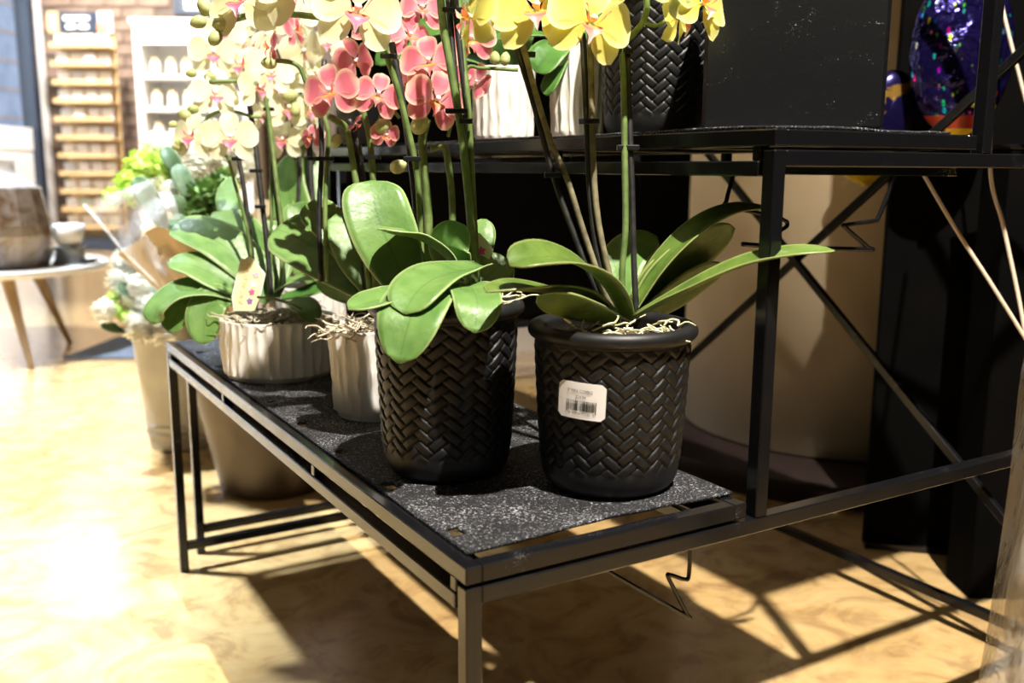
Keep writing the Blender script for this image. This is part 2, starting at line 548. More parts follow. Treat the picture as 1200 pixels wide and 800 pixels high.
# ------------------------------------------------------------------ tiered plant stand
T = 0.0145
L, Z1, Z2, Z3 = 1.10, 0.420, 0.751, 1.085
XB, XE, XR = 0.300, 0.590, 1.000
D1 = 0.288
stand = thing('plant_stand', (0, 0, 0), 'tiered black steel plant stand holding the orchids', 'plant stand')
def bx(name, lo, hi, parent, m=None):
    return box(name, lo, hi, m or M_STEEL, parent, 0.0011)
def side_frame(y, root, x0=0.0, tall=True):
    r1, r2, r3 = Z1-T-0.003, Z2-T-0.003, Z3-T-0.003
    bx('leg', (x0, y, 0), (x0+T, y+T, r1), root)
    bx('side_rail', (x0+T, y, r1-T), (x0+XR, y+T, r1), root)
    bx('floor_rail', (x0+T, y, 0.040), (x0+XR, y+T, 0.040+T), root)
    bx('post', (x0+XB, y, r1), (x0+XB+T, y+T, r2), root)
    bx('side_rail', (x0+XB+T, y, r2-T), (x0+XR, y+T, r2), root)
    bx('leg', (x0+XR, y, 0), (x0+XR+T, y+T, r3), root)
    if tall:
        bx('post', (x0+XE, y, r2), (x0+XE+T, y+T, r3), root)
        bx('side_rail', (x0+XE+T, y, r3-T), (x0+XR, y+T, r3), root)
side_frame(0.0, stand)
side_frame(L-T, stand)
bx('back_rail', (XR, T, 0.040), (XR+T, L-T, 0.040+T), stand)
bx('back_rail', (XR, T, Z3-T), (XR+T, L-T, Z3), stand)
beam('cross_brace', (XR-0.010, 0.005, 1.055), (XR-0.010, L-0.01, 0.155), 0.010, M_STEEL, stand, 0.0008, 0.013)
beam('cross_brace', (XR-0.022, 0.005, 0.085), (XR-0.022, L-0.01, 0.955), 0.010, M_STEEL, stand, 0.0008, 0.013)
def shelf_frame(x0, x1, ztop):
    """loose ladder frame: double rails on the long sides"""
    y0, y1 = 0.0, L
    f = box('shelf_frame', (x0, y0, ztop-T), (x0+T, y1, ztop), M_STEEL, stand, 0.0011)
    bx('rail', (x1-T, y0, ztop-T), (x1, y1, ztop), f)
    bx('rail', (x0+T, y0, ztop-T), (x1-T, y0+T, ztop), f)
    bx('rail', (x0+T, y1-T, ztop-T), (x1-T, y1, ztop), f)
    lz = ztop-0.0405
    e0, e1 = y0+T+0.004, y1-T-0.004
    for xx in (x0, x1-T):
        bx('lower_rail', (xx, e0, lz), (xx+T, e1, lz+0.0135), f)
        for ys in (e0, e0+0.325, e0+0.70, e1-0.010):
            bx('spacer', (xx+0.001, ys, lz+0.0135), (xx+T-0.001, ys+0.010, ztop-T), f)
    for xx in (x0+T, x1-T-0.018):
        bx('ledge', (xx, y0+T, ztop-T), (xx+0.018, y1-T, ztop-0.011), f)
    for k in range(5):
        yy = y0+0.16+k*0.19
        bx('cross_bar', (x0+T+0.018, yy, ztop-T), (x1-T-0.018, yy+0.008, ztop-0.005), f)
    return f
shelf_frame(0.0, D1, Z1)
shelf_frame(XB, XB+0.280, Z2)
shelf_frame(XE, XE+0.280, Z3)
def wire(pts, r=0.0024):
    return tube('wire_hook', pts, r, M_STEEL, stand, 8, len(pts)*6)
def zig(pts, r=0.0024):
    q = []
    for i, p in enumerate(pts):
        p = np.array(p, float)
        if 0 < i < len(pts)-1:
            a = np.array(pts[i-1], float)
            b = np.array(pts[i+1], float)
            q.append(p+(a-p)/np.linalg.norm(a-p)*0.006)
            q.append(p+(b-p)/np.linalg.norm(b-p)*0.006)
        else:
            q.append(p)
    return wire(q, r)
def px_path(pts, Y):
    out = []
    for x, y in pts:
        d = FW + RT*((x-600)/FPX) + UP*((400-y)/FPX)
        out.append(tuple(CAM + d*((Y-CAM.y)/d.y)))
    return out
zig(px_path([(690, 652), (704, 664), (806, 722), (781, 672), (807, 680), (809, 630)], 0.055), 0.0021)
zig(px_path([(1052, 200), (1028, 258), (988, 264), (1020, 292), (925, 290), (870, 286)], 0.16), 0.0027)
zig(px_path([(862, 196), (850, 240), (915, 256), (926, 262), (912, 272), (895, 283), (930, 293)], 0.19), 0.0024)
# neighbouring stand, set back a little, beyond the far end
st2 = thing('plant_stand', (0.045, 1.155, 0), 'second black steel stand just beyond the far end of the orchid stand', 'plant stand')
side_frame(1.155, st2, 0.045)

# shelf liners with notches along the long edge
def liner(name, x0, x1, y0, y1, z, label, lift=None):
    nx, ny = 46, 180
    notch = [0.045+0.127*k for k in range(9)]
    def h(x, y):
        b = 0.0022*noise.noise(Vector((x*14, y*9, z*3)))+0.0012*noise.noise(Vector((x*40, y*30, 2)))
        if lift:
            b += lift(x, y)
        return z+0.0035+b*0.6
    V, idx = [], {}
    for j in range(ny+1):
        for i in range(nx+1):
            x = x0+(x1-x0)*i/nx
            y = y0+(y1-y0)*j/ny
            V.append((x, y, h(x, y)))
    Fc = []
    for j in range(ny):
        for i in range(nx):
            yc = y0+(y1-y0)*(j+0.5)/ny
            if 0 < i < 3 and any(abs(yc-y0-q) < 0.0075 for q in notch):
                continue
            a = j*(nx+1)+i
            Fc.append((a, a+1, a+nx+2, a+nx+1))
    o = mesh(name, V, Fc, M_LINER, None, True, (x0, y0, z))
    sm = o.modifiers.new('thickness', 'SOLIDIFY')
    sm.thickness = 0.0028
    sm.offset = -1
    return tag(o, label, 'shelf liner')
liner('shelf_liner', 0.0125, D1+0.002, 0.021, L-0.02, Z1, 'speckled black felt liner under the four pots on the lower shelf',
      lambda x, y: 0.012*max(0, (0.05-y)/0.05)*math.sin(max(0, min(1, (x-0.04)/0.24))*math.pi)**2)
liner('shelf_liner', XB+0.014, XB+0.25, 0.010, L-0.02, Z2, 'black felt liner on the upper shelf under the black block planter')
liner('shelf_liner', XE+0.014, XE+0.26, 0.010, L-0.02, Z3, 'black felt liner on the highest shelf above the frame')
ZP1, ZP2 = Z1+0.0042, Z2+0.0042

# ------------------------------------------------------------------ pots
def smooth(a, b, x):
    u = max(0.0, min(1.0, (x-a)/(b-a)))
    return u*u*(3-2*u)
def woven_pot(parent, cx, cy, z0, h, r, cols=30, turn=0.0, pitch=0.0125):
    """one skin: rounded bottom, herringbone relief, rolled rim, inner wall"""
    NP = cols//2
    SEG = NP*30
    zr = h-0.014
    prof = []
    rb = r*0.70
    for k in range(9):
        a = k/8*math.pi/2
        prof.append((rb+(r*0.885-rb)*math.sin(a), z0+0.024*(1-math.cos(a)), 0))
    nrow = int((zr-0.026)/pitch)*14
    for k in range(1, nrow+1):
        q = k/nrow
        prof.append((r*(0.885+0.095*q**0.8), z0+0.024+(zr-0.026)*q, 1))
    for a in np.linspace(-90, 200, 14):
        prof.append((r*0.972+0.0072*math.cos(math.radians(a)), z0+h-0.0072+0.0072*math.sin(math.radians(a)), 0))
    prof += [(r*0.90, z0+h-0.02, 0), (r*0.86, z0+h-0.05, 0), (0.004, z0+h-0.052, 0)]
    zlo, zhi = z0+0.020, z0+zr-0.001
    V = []
    ang = np.arange(SEG)*2*math.pi/SEG
    ua = np.arange(SEG)*2.0/30
    for (pr_, z, rel) in prof:
        if rel:
            vb = (z-zlo)/pitch
            ci, cj = ua+vb, vb-ua
            fi, fj = np.floor(ci), np.floor(cj)
            k4 = np.mod(fi-fj, 4)
            xi, xj = ci-fi, cj-fj
            lng = np.where(k4 == 0, xi, np.where(k4 == 1, xi+1, np.where(k4 == 3, xj, xj+1)))
            acr = np.where(k4 < 1.5, xj, xi)
            d = (1-np.abs(2*acr-1)**6)*(1-np.abs(lng-1)**14)*(0.72+0.28*np.sin(lng/2*math.pi))*(0.70+0.30*acr)
            fade = smooth(zlo, zlo+0.012, z)*(1-smooth(zhi-0.008, zhi, z))
            rr = pr_ + (0.0031*d-0.0019)*fade
        else:
            rr = np.full(SEG, pr_)
        for a, q in zip(ang, rr):
            V.append((cx+q*math.cos(a+turn), cy+q*math.sin(a+turn), z))
    n = len(prof)
    Fc = [(j*SEG+k, j*SEG+(k+1) % SEG, (j+1)*SEG+(k+1) % SEG, (j+1)*SEG+k) for j in range(n-1) for k in range(SEG)]
    Fc.append(tuple(range(SEG))[::-1])
    return mesh('pot', V, Fc, M_BLACKPOT, parent)
def carved_pot(parent, cx, cy, z0, h, r, n=30, rb=0.95, seed=0):
    SEG = n*10
    nz = 46
    ph = seed*1.7
    prof = [(r*rb*0.93, z0), (r*rb*0.95, z0+0.004)]
    prof += [(r*(rb+(1-rb)*k/nz), z0+0.007+(h-0.009)*k/nz) for k in range(nz+1)]
    prof += [(r*0.985, z0+h), (r*0.955, z0+h), (r*0.945, z0+h-0.004), (r*0.92, z0+h-0.04), (0.003, z0+h-0.042)]
    def fn(a, rr, z, j):
        if j < 2 or j > nz+2:
            return rr
        wob = 0.9*noise.noise(Vector((math.cos(a)*3+ph, math.sin(a)*3, (z-z0)*22)))
        g = abs(math.sin(a*n/2+wob))
        cut = noise.noise(Vector((math.cos(a)*9+ph, math.sin(a)*9, (z-z0)*45)))
        return rr + 0.0042*(0.42-g)*(0.65+0.6*cut) + 0.0018*cut
    return lathe('pot', prof, cx, cy, M_WHITEPOT, parent, SEG, fn)
def soil(parent, cx, cy, z, r):
    return lathe('soil', [(r, z), (r*0.6, z+0.006), (0.002, z+0.009)], cx, cy, M_SOIL, parent, 28,
                 lambda a, q, zz, j: q*(1+0.06*noise.noise(Vector((math.cos(a)*4, math.sin(a)*4, j)))))
def moss(parent, cx, cy, z, r, n=70, m=None, seed=0, arc=0.013):
    rnd = random.Random(seed)
    V, Fc = [], []
    for i in range(n):
        a = rnd.uniform(0, 2*math.pi)
        q = r*math.sqrt(rnd.uniform(0.02, 1))
        p = np.array([cx+q*math.cos(a), cy+q*math.sin(a), z+rnd.uniform(0, 0.010)])
        d = rnd.uniform(0, 2*math.pi)
        pts = []
        for k in range(6):
            pts.append(p.copy())
            d += rnd.uniform(-1.6, 1.6)
            p = p+np.array([math.cos(d), math.sin(d), rnd.uniform(-0.55, 0.6)])*arc*0.75
        v, f = tube_data(pts, [0.0009, 0.0011, 0.0006], 5, 14)
        o = len(V)
        V += v
        Fc += [tuple(x+o for x in ff) for ff in f]
    ob_ = mesh('moss', V, Fc, m or M_MOSS, parent)
    ob_['kind'] = 'stuff'
    return ob_

# ------------------------------------------------------------------ leaves, flowers, stems
def leaf(parent, pts, width, face, m=None, fold=14, thick=0.0016, name='leaf', tip=0.5, base=0.42, wave=0.0, n=22, curl=0.0):
    """pts: pixel+depth centre line from base to tip; face: (yaw, pitch) of the upper side away from the camera direction, or a Vector"""
    P = [np.array(at(*p)) if not isinstance(p, Vector) else np.array(p) for p in pts]
    C = spline(P, n)
    nv = np.array(face if isinstance(face, Vector) else facing(*face))
    m_ = 4
    V, A = [], []
    fo = math.radians(fold)
    rnd = noise.noise
    for i in range(n):
        s = i/(n-1)
        tan = C[min(i+1, n-1)]-C[max(i-1, 0)]
        tan /= np.linalg.norm(tan)
        side = np.cross(tan, nv)
        side /= np.linalg.norm(side)+1e-9
        nn = np.cross(side, tan)
        if s < 0.5:
            wd = base+(1-base)*math.sin(s/0.5*math.pi/2)
        else:
            u = (s-0.5)/0.5
            wd = max(0.0, 1-u**(2.0+tip))**(0.5+0.1*(1-tip))
        wd = max(wd, 0.02)*width/2
        fl = fo*(1-0.55*s)
        for k in range(-m_, m_+1):
            q = k/m_
            wv = wave*width*math.sin(s*9+k)*abs(q)*0.5
            off = abs(q)**1.3*wd*math.sin(fl)-curl*wd*q*q
            V.append(C[i]+side*(q*wd*math.cos(fl))+nn*(off+wv))
            A.append((s, abs(q), 0))
    K = 2*m_+1
    Fc = [(i*K+k, i*K+k+1, (i+1)*K+k+1, (i+1)*K+k) for i in range(n-1) for k in range(K-1)]
    o = mesh(name, V, Fc, m or M_LEAF, parent, attr=A)
    sd = o.modifiers.new('thickness', 'SOLIDIFY')
    sd.thickness = thick
    sd.offset = 0
    return o
def facing(yaw=0.0, pitch=0.0):
    """unit vector towards the camera turned to the right by yaw and upwards by pitch (degrees)"""
    y, p = math.radians(yaw), math.radians(pitch)
    return (-FW*math.cos(y)*math.cos(p) + RT*math.sin(y)*math.cos(p) + UP*math.sin(p)).normalized()

def petal_mesh(name, ang, length, width, back, m, cup=0.10, blunt=0.5, r0=0.05, nn=10):
    """unit flower in its own space: faces +Z, up +Y"""
    V, A, Fc = [], [], []
    ca, sa = math.cos(ang), math.sin(ang)
    K = 7
    for i in range(nn+1):
        s = i/nn
        r = r0+(length-r0)*s
        wd = (math.sin(min(1, s/0.62)*math.pi/2)**0.8 if s < 0.62 else max(0.0, 1-((s-0.62)/0.38)**2.2)**blunt)
        wd = width/2*max(wd, 0.03)*(0.25+0.75*min(1, s*3))
        for k in range(K):
            q = (k/(K-1))*2-1
            x, y = r, q*wd
            z = -back*s*s + cup*q*q*wd*1.3 - 0.03*math.sin(s*6)*abs(q) + 0.02*(1-s)
            V.append((x*ca-y*sa, x*sa+y*ca, z))
            A.append((s, max(abs(q), s*0.98), 0))
    for i in range(nn):
        for k in range(K-1):
            a = i*K+k
            Fc.append((a, a+1, a+K+1, a+K))
    me = bpy.data.meshes.new(name)
    me.from_pydata(V, [], Fc)
    at_ = me.attributes.new('tint', 'FLOAT_VECTOR', 'POINT')
    at_.data.foreach_set('vector', np.asarray(A, dtype=np.float32).ravel())
    me.materials.append(m)
    me.polygons.foreach_set('use_smooth', [True]*len(me.polygons))
    return me
def lip_mesh(m):
    V, A, Fc = [], [], []
    def sheet(fn, nu=6, nv=5):
        o = len(V)
        for i in range(nu+1):
            for j in range(nv+1):
                p, s = fn(i/nu, j/nv*2-1)
                V.append(p)
                A.append((s, abs(j/nv*2-1), 0))
        for i in range(nu):
            for j in range(nv):
                a = o+i*(nv+1)+j
                Fc.append((a, a+1, a+nv+2, a+nv+1))
    # middle lobe: forward, then down, pointed
    sheet(lambda s, q: ((q*((0.09+0.19*math.sin(min(1, s*1.2)*math.pi))*(1-s**3)+0.012), -0.06-0.40*s*s-0.05*s, 0.10+0.42*s-0.30*s*s*s+0.05*q*q), s))
    for sg in (-1, 1):   # erect side lobes
        sheet(lambda s, q, sg=sg: ((sg*(0.10+0.16*s+0.04*q), -0.02+0.24*s+0.10*q*math.sin(0.4+s*2.4), 0.14+0.24*math.sin(s*2.2)), 0.25+0.55*s))
    me = bpy.data.meshes.new('lip')
    me.from_pydata(V, [], Fc)
    at_ = me.attributes.new('tint', 'FLOAT_VECTOR', 'POINT')
    at_.data.foreach_set('vector', np.asarray(A, dtype=np.float32).ravel())
    me.materials.append(m)
    me.polygons.foreach_set('use_smooth', [True]*len(me.polygons))
    return me
def column_mesh(m):
    V, Fc = tube_data([(0, 0.03, -0.06), (0, 0.05, 0.08), (0, 0.06, 0.20), (0, 0.02, 0.28)], [0.05, 0.06, 0.085, 0.04], 8, 10)
    me = bpy.data.meshes.new('flower')
    me.from_pydata([tuple(v) for v in V], [], Fc)
    me.materials.append(m)
    me.polygons.foreach_set('use_smooth', [True]*len(me.polygons))
    return me
FLOWER = {}
for kind, (pm, lm, cm) in FLOWER_MATS.items():
    rnd = random.Random(len(kind))
    sets = []
    for vr in range(3):
        j = lambda s=0.06: rnd.uniform(-s, s)
        bk = 0.10+0.10*vr
        parts = [('petal', petal_mesh('petal', math.radians(14)+j(), 0.98, 0.98, bk, pm, 0.10, 0.5)),
                 ('petal', petal_mesh('petal', math.radians(166)+j(), 0.98, 0.98, bk, pm, 0.10, 0.5)),
                 ('sepal', petal_mesh('sepal', math.radians(90)+j(), 0.95, 0.66, bk+0.08, pm, 0.16, 0.55)),
                 ('sepal', petal_mesh('sepal', math.radians(222)+j(), 0.95, 0.62, bk+0.05, pm, 0.16, 0.6)),
                 ('sepal', petal_mesh('sepal', math.radians(318)+j(), 0.95, 0.62, bk+0.05, pm, 0.16, 0.6))]
        sets.append(parts)
    FLOWER[kind] = (column_mesh(cm), lip_mesh(lm), sets)
def flower(root, kind, px, py, depth, size_px, yaw=0, pitch=0, roll=0, var=0):
    """size_px: full width in pixels at that depth"""
    c = at(px, py, depth)
    r = size_px/FPX*depth/2
    z = facing(yaw, pitch)
    up = UP - z*UP.dot(z)
    up.normalize()
    x = up.cross(z)
    a = math.radians(roll)
    x, y = x*math.cos(a)+up*math.sin(a), up*math.cos(a)-x*math.sin(a)
    M = Matrix(((x.x, y.x, z.x, 0), (x.y, y.y, z.y, 0), (x.z, y.z, z.z, 0), (0, 0, 0, 1)))
    cmesh, lmesh, sets = FLOWER[kind]
    o = bpy.data.objects.new('flower', cmesh)
    col.objects.link(o)
    o.parent = root
    o.matrix_basis = Matrix.Translation(c-ORG[root.name]) @ M @ Matrix.Scale(r, 4)
    ORG[o.name] = ORG[root.name]
    for nm, me in sets[var % 3]+[('lip', lmesh)]:
        p = bpy.data.objects.new(nm, me)
        col.objects.link(p)
        p.parent = o
    return o
def stem(root, pts, r=0.0026, m=None, name='stem'):
    return tube(name, [tuple(at(*p)) for p in pts], r, m or M_STEM, root, 8)
def stake(root, pts, r=0.0026):
    return stem(root, pts, r, M_STAKE, 'stake')
def bud(root, px, py, depth, size_px, ang=60):
    c = at(px, py, depth)
    r = size_px/FPX*depth/2
    a = math.radians(ang)
    d = RT*math.cos(a)+UP*math.sin(a)-FW*0.2
    d.normalize()
    pts = [c+d*(r*1.25*q) for q in (-1, -0.75, -0.3, 0.3, 0.75, 1)]
    return tube('bud', [tuple(p) for p in pts], [r*0.15, r*0.72, r*0.98, r*0.92, r*0.55, r*0.06], M_BUD, root, 10, 14)
def clip(root, px, py, depth, wpx=20):
    c = at(px, py, depth)
    s = wpx/FPX*depth/2
    M = Matrix.Translation(c) @ Matrix.Rotation(ROOM_ROT, 4, 'Z')
    return box('clip', (-s, -0.0045, -0.0026), (s, 0.0045, 0.0026), M_CLIP, root, 0.0008, M)

# --- right woven pot, yellow orchid
DX, DY, DR, DH = 0.210, 0.104, 0.0735, 0.154
pd = thing('potted_orchid', (DX, DY, ZP1), 'yellow orchid in the black woven pot with the white price label', 'potted plant', 'orchids in black woven pots')
woven_pot(pd, DX, DY, ZP1, DH, DR, 30, 0.07)
soil(pd, DX, DY, ZP1+DH-0.018, DR*0.86)
moss(pd, DX, DY-0.02, ZP1+DH-0.010, 0.045, 26, M_MOSSGREEN, 2, 0.011)
# price label wrapped on the pot
def wrap(px, py, out=0.0018):
    """centre angle/height of a point on the woven pot seen at this pixel"""
    d = FW + RT*((px-600)/FPX) + UP*((400-py)/FPX)
    rad = DR*0.965+out
    o = CAM-Vector((DX, DY, 0))
    a_ = d.x*d.x+d.y*d.y
    b_ = 2*(o.x*d.x+o.y*d.y)
    c_ = o.x*o.x+o.y*o.y-rad*rad
    tt = (-b_-math.sqrt(b_*b_-4*a_*c_))/(2*a_)
    p = CAM+d*tt
    return math.atan2(p.y-DY, p.x-DX), p.z
LA, LZ = wrap(680, 470)
def on_pot(u, v_, out=0.0018):
    """u metres right, v metres up of the label centre, tilted a little"""
    ti = math.radians(-2.0)
    u, v_ = u*math.cos(ti)-v_*math.sin(ti), u*math.sin(ti)+v_*math.cos(ti)
    rad = DR*0.962+out
    a = LA+u/rad
    return (DX+rad*math.cos(a), DY+rad*math.sin(a), LZ+v_)
LW, LH, RC = 0.0455, 0.0325, 0.004
def rounded(u, v_):
    return u, v_
V, Fc = [], []
NX, NY = 16, 10
for j in range(NY+1):
    vv = -LH/2+LH*j/NY
    edge = max(0, abs(vv)-(LH/2-RC))
    inset = RC-math.sqrt(max(0, RC*RC-edge*edge))
    for i in range(NX+1):
        uu = (-LW/2+inset)+(LW-2*inset)*i/NX
        V.append(on_pot(uu, vv, 0.0016))
for j in range(NY):
    for i in range(NX):
        a = j*(NX+1)+i
        Fc.append((a, a+1, a+NX+2, a+NX+1))
lab = mesh('price_label', V, Fc, M_PAPER, pd, False)
sd = lab.modifiers.new('thickness', 'SOLIDIFY')
sd.thickness = 0.0003
lab['label'] = 'white price label with barcode'
def text_on_pot(s, size, u0, v0, sx=1.0):
    cu = bpy.data.curves.new('print', 'FONT')
    cu.body = s
    cu.size = size
    cu.align_x = 'CENTER'
    cu.resolution_u = 2
    o = bpy.data.objects.new('print_tmp', cu)
    col.objects.link(o)
    dg = bpy.context.evaluated_depsgraph_get()
    me = o.evaluated_get(dg).to_mesh()
    V = [on_pot(u0+v.co.x*sx, v0+v.co.y, 0.0021) for v in me.vertices]
    Fc = [tuple(p.vertices) for p in me.polygons]
    o.evaluated_get(dg).to_mesh_clear()
    bpy.data.objects.remove(o)
    return mesh('print', V, Fc, M_INK, lab, False)
text_on_pot('5" MINI COMBO', 0.0042, -0.001, 0.0072, 0.80)
text_on_pot('$24.99', 0.0040, 0.000, 0.0020, 0.9)
text_on_pot('8  40596 03540  2', 0.0033, 0.001, -0.0125, 1.0)
V, Fc = [], []
rnd = random.Random(5)
u = -0.0135
while u < 0.0145:
    wd = rnd.choice((0.0004, 0.0004, 0.0008, 0.0012))
    lo = -0.0105 if u < -0.012 or u > 0.013 else -0.0088
    o = len(V)
    V += [on_pot(u, lo, 0.0021), on_pot(u+wd, lo, 0.0021), on_pot(u+wd, 0.0002, 0.0021), on_pot(u, 0.0002, 0.0021)]
    Fc.append((o, o+1, o+2, o+3))
    u += wd+rnd.choice((0.0004, 0.0007, 0.0011))
mesh('barcode', V, Fc, M_INK, lab, False)
# leaves
LD = M_LEAF_D
leaf(pd, [(733, 376, .93), (716, 345, .885), (690, 318, .84), (655, 303, .80), (620, 303, .775), (598, 311, .765)], 0.050, (16, 58), LD, 22, tip=0.35)
leaf(pd, [(715, 374, .93), (672, 352, .87), (625, 341, .81), (570, 342, .77)], 0.056, (0, 76), LD, 26)
leaf(pd, [(722, 374, .90), (690, 364, .85), (662, 355, .81), (630, 347, .79)], 0.036, (0, -52), LD, 10)
leaf(pd, [(738, 372, .94), (770, 320, .935), (812, 275, .93), (856, 249, .93), (899, 243, .93)], 0.040, (-12, 66), LD, 24, tip=0.3)
leaf(pd, [(740, 370, .95), (775, 325, .955), (820, 290, .96), (861, 267, .965)], 0.052, (10, -42), LD, 12, tip=0.2)
leaf(pd, [(744, 372, .91), (800, 344, .875), (870, 312, .845), (930, 298, .825), (978, 294, .815)], 0.029, (0, 62), LD, 34, tip=0.1)
leaf(pd, [(742, 374, .95), (765, 340, .955), (790, 315, .96), (805, 306, .965)], 0.052, (0, -35), LD, 8)
leaf(pd, [(746, 374, .95), (785, 348, .955), (820, 325, .96), (850, 314, .965)], 0.040, (0, -48), LD, 8)
leaf(pd, [(728, 368, .97), (722, 330, .985), (738, 295, 1.0), (770, 277, 1.01)], 0.050, (-15, 30), M_LEAF, 12)
# stems and stakes
stake(pd, [(716, 374, .935), (690, 318, .935), (668, 262, .935), (648, 205, .935), (625, 120, .93), (606, 58, .925)], 0.0030)
stem(pd, [(722, 374, .93), (700, 318, .93), (681, 262, .93), (664, 208, .93), (645, 165, .93), (628, 110, .925), (612, 48, .92), (604, 0, .91), (606, -50, .89), (640, -85, .88)], 0.0031, M_STEM_B)
stake(pd, [(716, 372, .945), (701, 300, .945), (692, 230, .945), (688, 150, .945), (684, 60, .945), (682, 40, .945)], 0.0034)
stem(pd, [(728, 370, .94), (709, 300, .94), (698, 235, .94), (694, 150, .94), (692, 55, .935), (690, -30, .93)], 0.0033, M_STEM_B)
stake(pd, [(746, 372, .93), (743, 310, .93), (741, 240, .93), (738, 150, .93), (735, 62, .93)], 0.0030)
stem(pd, [(731, 372, .925), (729, 320, .925), (733, 265, .925), (732, 180, .925), (731, 100, .925), (730, 56, .925), (742, 40, .915), (755, 22, .91), (757, -5, .905), (740, -45, .90)], 0.0031, M_STEM)
stem(pd, [(731, 55, .925), (722, 51, .915), (712, 42, .905), (703, 33, .90)], 0.0019)
stem(pd, [(755, 27, .912), (770, 30, .905), (786, 20, .90), (795, 12, .895)], 0.0020)
for cx_, cy_, cw in ((620, 64, 15), (648, 205, 20), (690, 142, 24), (732, 60, 20), (736, 173, 26)):
    clip(pd, cx_, cy_, .927, cw)
flower(pd, 'yellow', 630, 14, .87, 118, -8, 8, 4, 0)
flower(pd, 'yellow', 692, 27, .855, 112, 14, -4, -14, 1)
flower(pd, 'yellow', 745, -38, .86, 112, 4, 10, 6, 2)
flower(pd, 'yellow', 822, 6, .875, 92, 38, 6, -12, 0)
flower(pd, 'yellow', 795, 22, .905, 78, 62, -8, 10, 1)
flower(pd, 'yellow', 553, 22, .89, 92, -62, 4, 0, 2)
flower(pd, 'yellow', 672, -52, .86, 112, -10, 14, 0, 0)
flower(pd, 'yellow', 590, -50, .88, 104, -20, 14, 8, 1)
bud(pd, 797, 6, .87, 26, 70)

# --- centre woven pot, cream orchid
CX, CY, CR, CH = 0.095, 0.217, 0.0705, 0.169
pc = thing('potted_orchid', (CX, CY, ZP1), 'orchid with upright glossy leaves in the shaded black woven pot without a label', 'potted plant', 'orchids in black woven pots')
woven_pot(pc, CX, CY, ZP1, CH, CR, 28, 0.02)
soil(pc, CX, CY, ZP1+CH-0.018, CR*0.86)
moss(pc, CX+0.03, CY-0.01, ZP1+CH-0.010, 0.034, 26, M_MOSSGREEN, 6, 0.011)
leaf(pc, [(482, 352, .99), (466, 312, .975), (448, 268, .97), (437, 232, .975), (434, 212, .985)], 0.069, (6, 26), M_LEAF, 12, tip=0.9, base=0.35)
leaf(pc, [(538, 330, 1.0), (520, 300, .985), (490, 280, .965), (462, 274, .945), (443, 268, .935)], 0.038, (0, 74), M_LEAF, 24, tip=0.4)
leaf(pc, [(540, 335, 1.01), (532, 305, 1.0), (528, 285, .99), (545, 264, .985)], 0.050, (-30, -20), M_LEAF, 10)
leaf(pc, [(566, 312, .985), (540, 318, .92), (510, 327, .87), (487, 345, .835), (474, 368, .82)], 0.055, (-4, 56), M_LEAF, 20, tip=0.9)
leaf(pc, [(512, 346, .95), (480, 344, .88), (445, 352, .84), (408, 362, .82)], 0.038, (-6, 58), M_LEAF, 20, tip=0.9)
leaf(pc, [(522, 338, .95), (504, 340, .885), (484, 366, .825), (467, 426, .81)], 0.064, (-6, 36), M_LEAF, 14, tip=0.5)
leaf(pc, [(535, 338, .95), (549, 336, .89), (559, 354, .835), (556, 390, .82)], 0.046, (12, 40), M_LEAF, 14, tip=0.6)
leaf(pc, [(545, 352, 1.0), (560, 335, 1.02), (578, 318, 1.03), (596, 304, 1.04)], 0.052, (24, 40), M_LEAF, 12)
leaf(pc, [(540, 350, 1.02), (512, 320, 1.04), (490, 300, 1.05), (475, 290, 1.06)], 0.048, (0, -20), M_LEAF_FAR, 10)
leaf(pc, [(562, 345, 1.04), (560, 310, 1.06), (566, 275, 1.07), (570, 257, 1.08)], 0.030, (20, 20), M_LEAF, 12)
def tag_card(root, corners, depth, m, name):
    V = [at(x, y, depth) for x, y in corners]
    n = len(V)
    Fc = [tuple(range(n))]
    o = mesh(name, V, Fc, m, root, False)
    s = o.modifiers.new('thickness', 'SOLIDIFY')
    s.thickness = 0.0006
    return o
M_TAG = mat('cream_tag', (0.80, 0.78, 0.42), 0.5)
M_TAGW = mat('white_tag_edge', (0.88, 0.88, 0.84), 0.5)
M_PK = mat('pink_print', (0.72, 0.10, 0.28), 0.6)
M_PKL = mat('pale_pink_print', (0.85, 0.45, 0.55), 0.6)
M_VI = mat('violet_print', (0.28, 0.13, 0.42), 0.6)
M_WH = mat('white_print', (0.92, 0.92, 0.90), 0.6)
def star(root, px, py, depth, r_px, m, parent, k=5):
    c = at(px, py, depth)
    r = r_px/FPX*depth
    V = []
    for i in range(2*k):
        a = math.pi*i/k+0.4
        q = r if i % 2 == 0 else r*0.6
        V.append(c+RT*(q*math.cos(a))+UP*(q*math.sin(a)))
    return mesh('printed_flower', V, [tuple(range(2*k))], m, parent, False)
tg = tag_card(pc, [(541, 318), (543, 282), (552, 274), (562, 273), (572, 283), (578, 293), (568, 318), (562, 340), (545, 340)], 1.035, mat('pale_green_tag', (0.66, 0.74, 0.42), 0.5), 'plant_tag')
star(pc, 564, 294, 1.030, 6, M_PK, tg)
star(pc, 548, 296, 1.030, 4, M_PKL, tg)
stem(pc, [(556, 345, 1.0), (554, 290, 1.0), (548, 220, 1.0), (540, 150, .995), (528, 80, .99), (518, 20, .985), (513, -50, .98)], 0.0042)
stake(pc, [(548, 345, 1.01), (551, 270, 1.01), (543, 180, 1.005), (534, 100, 1.0), (527, 20, 1.0), (523, -50, 1.0)], 0.0036)
stake(pc, [(553, 180, 1.01), (545, 110, 1.0), (535, 20, .995), (531, -50, .99)], 0.0034)
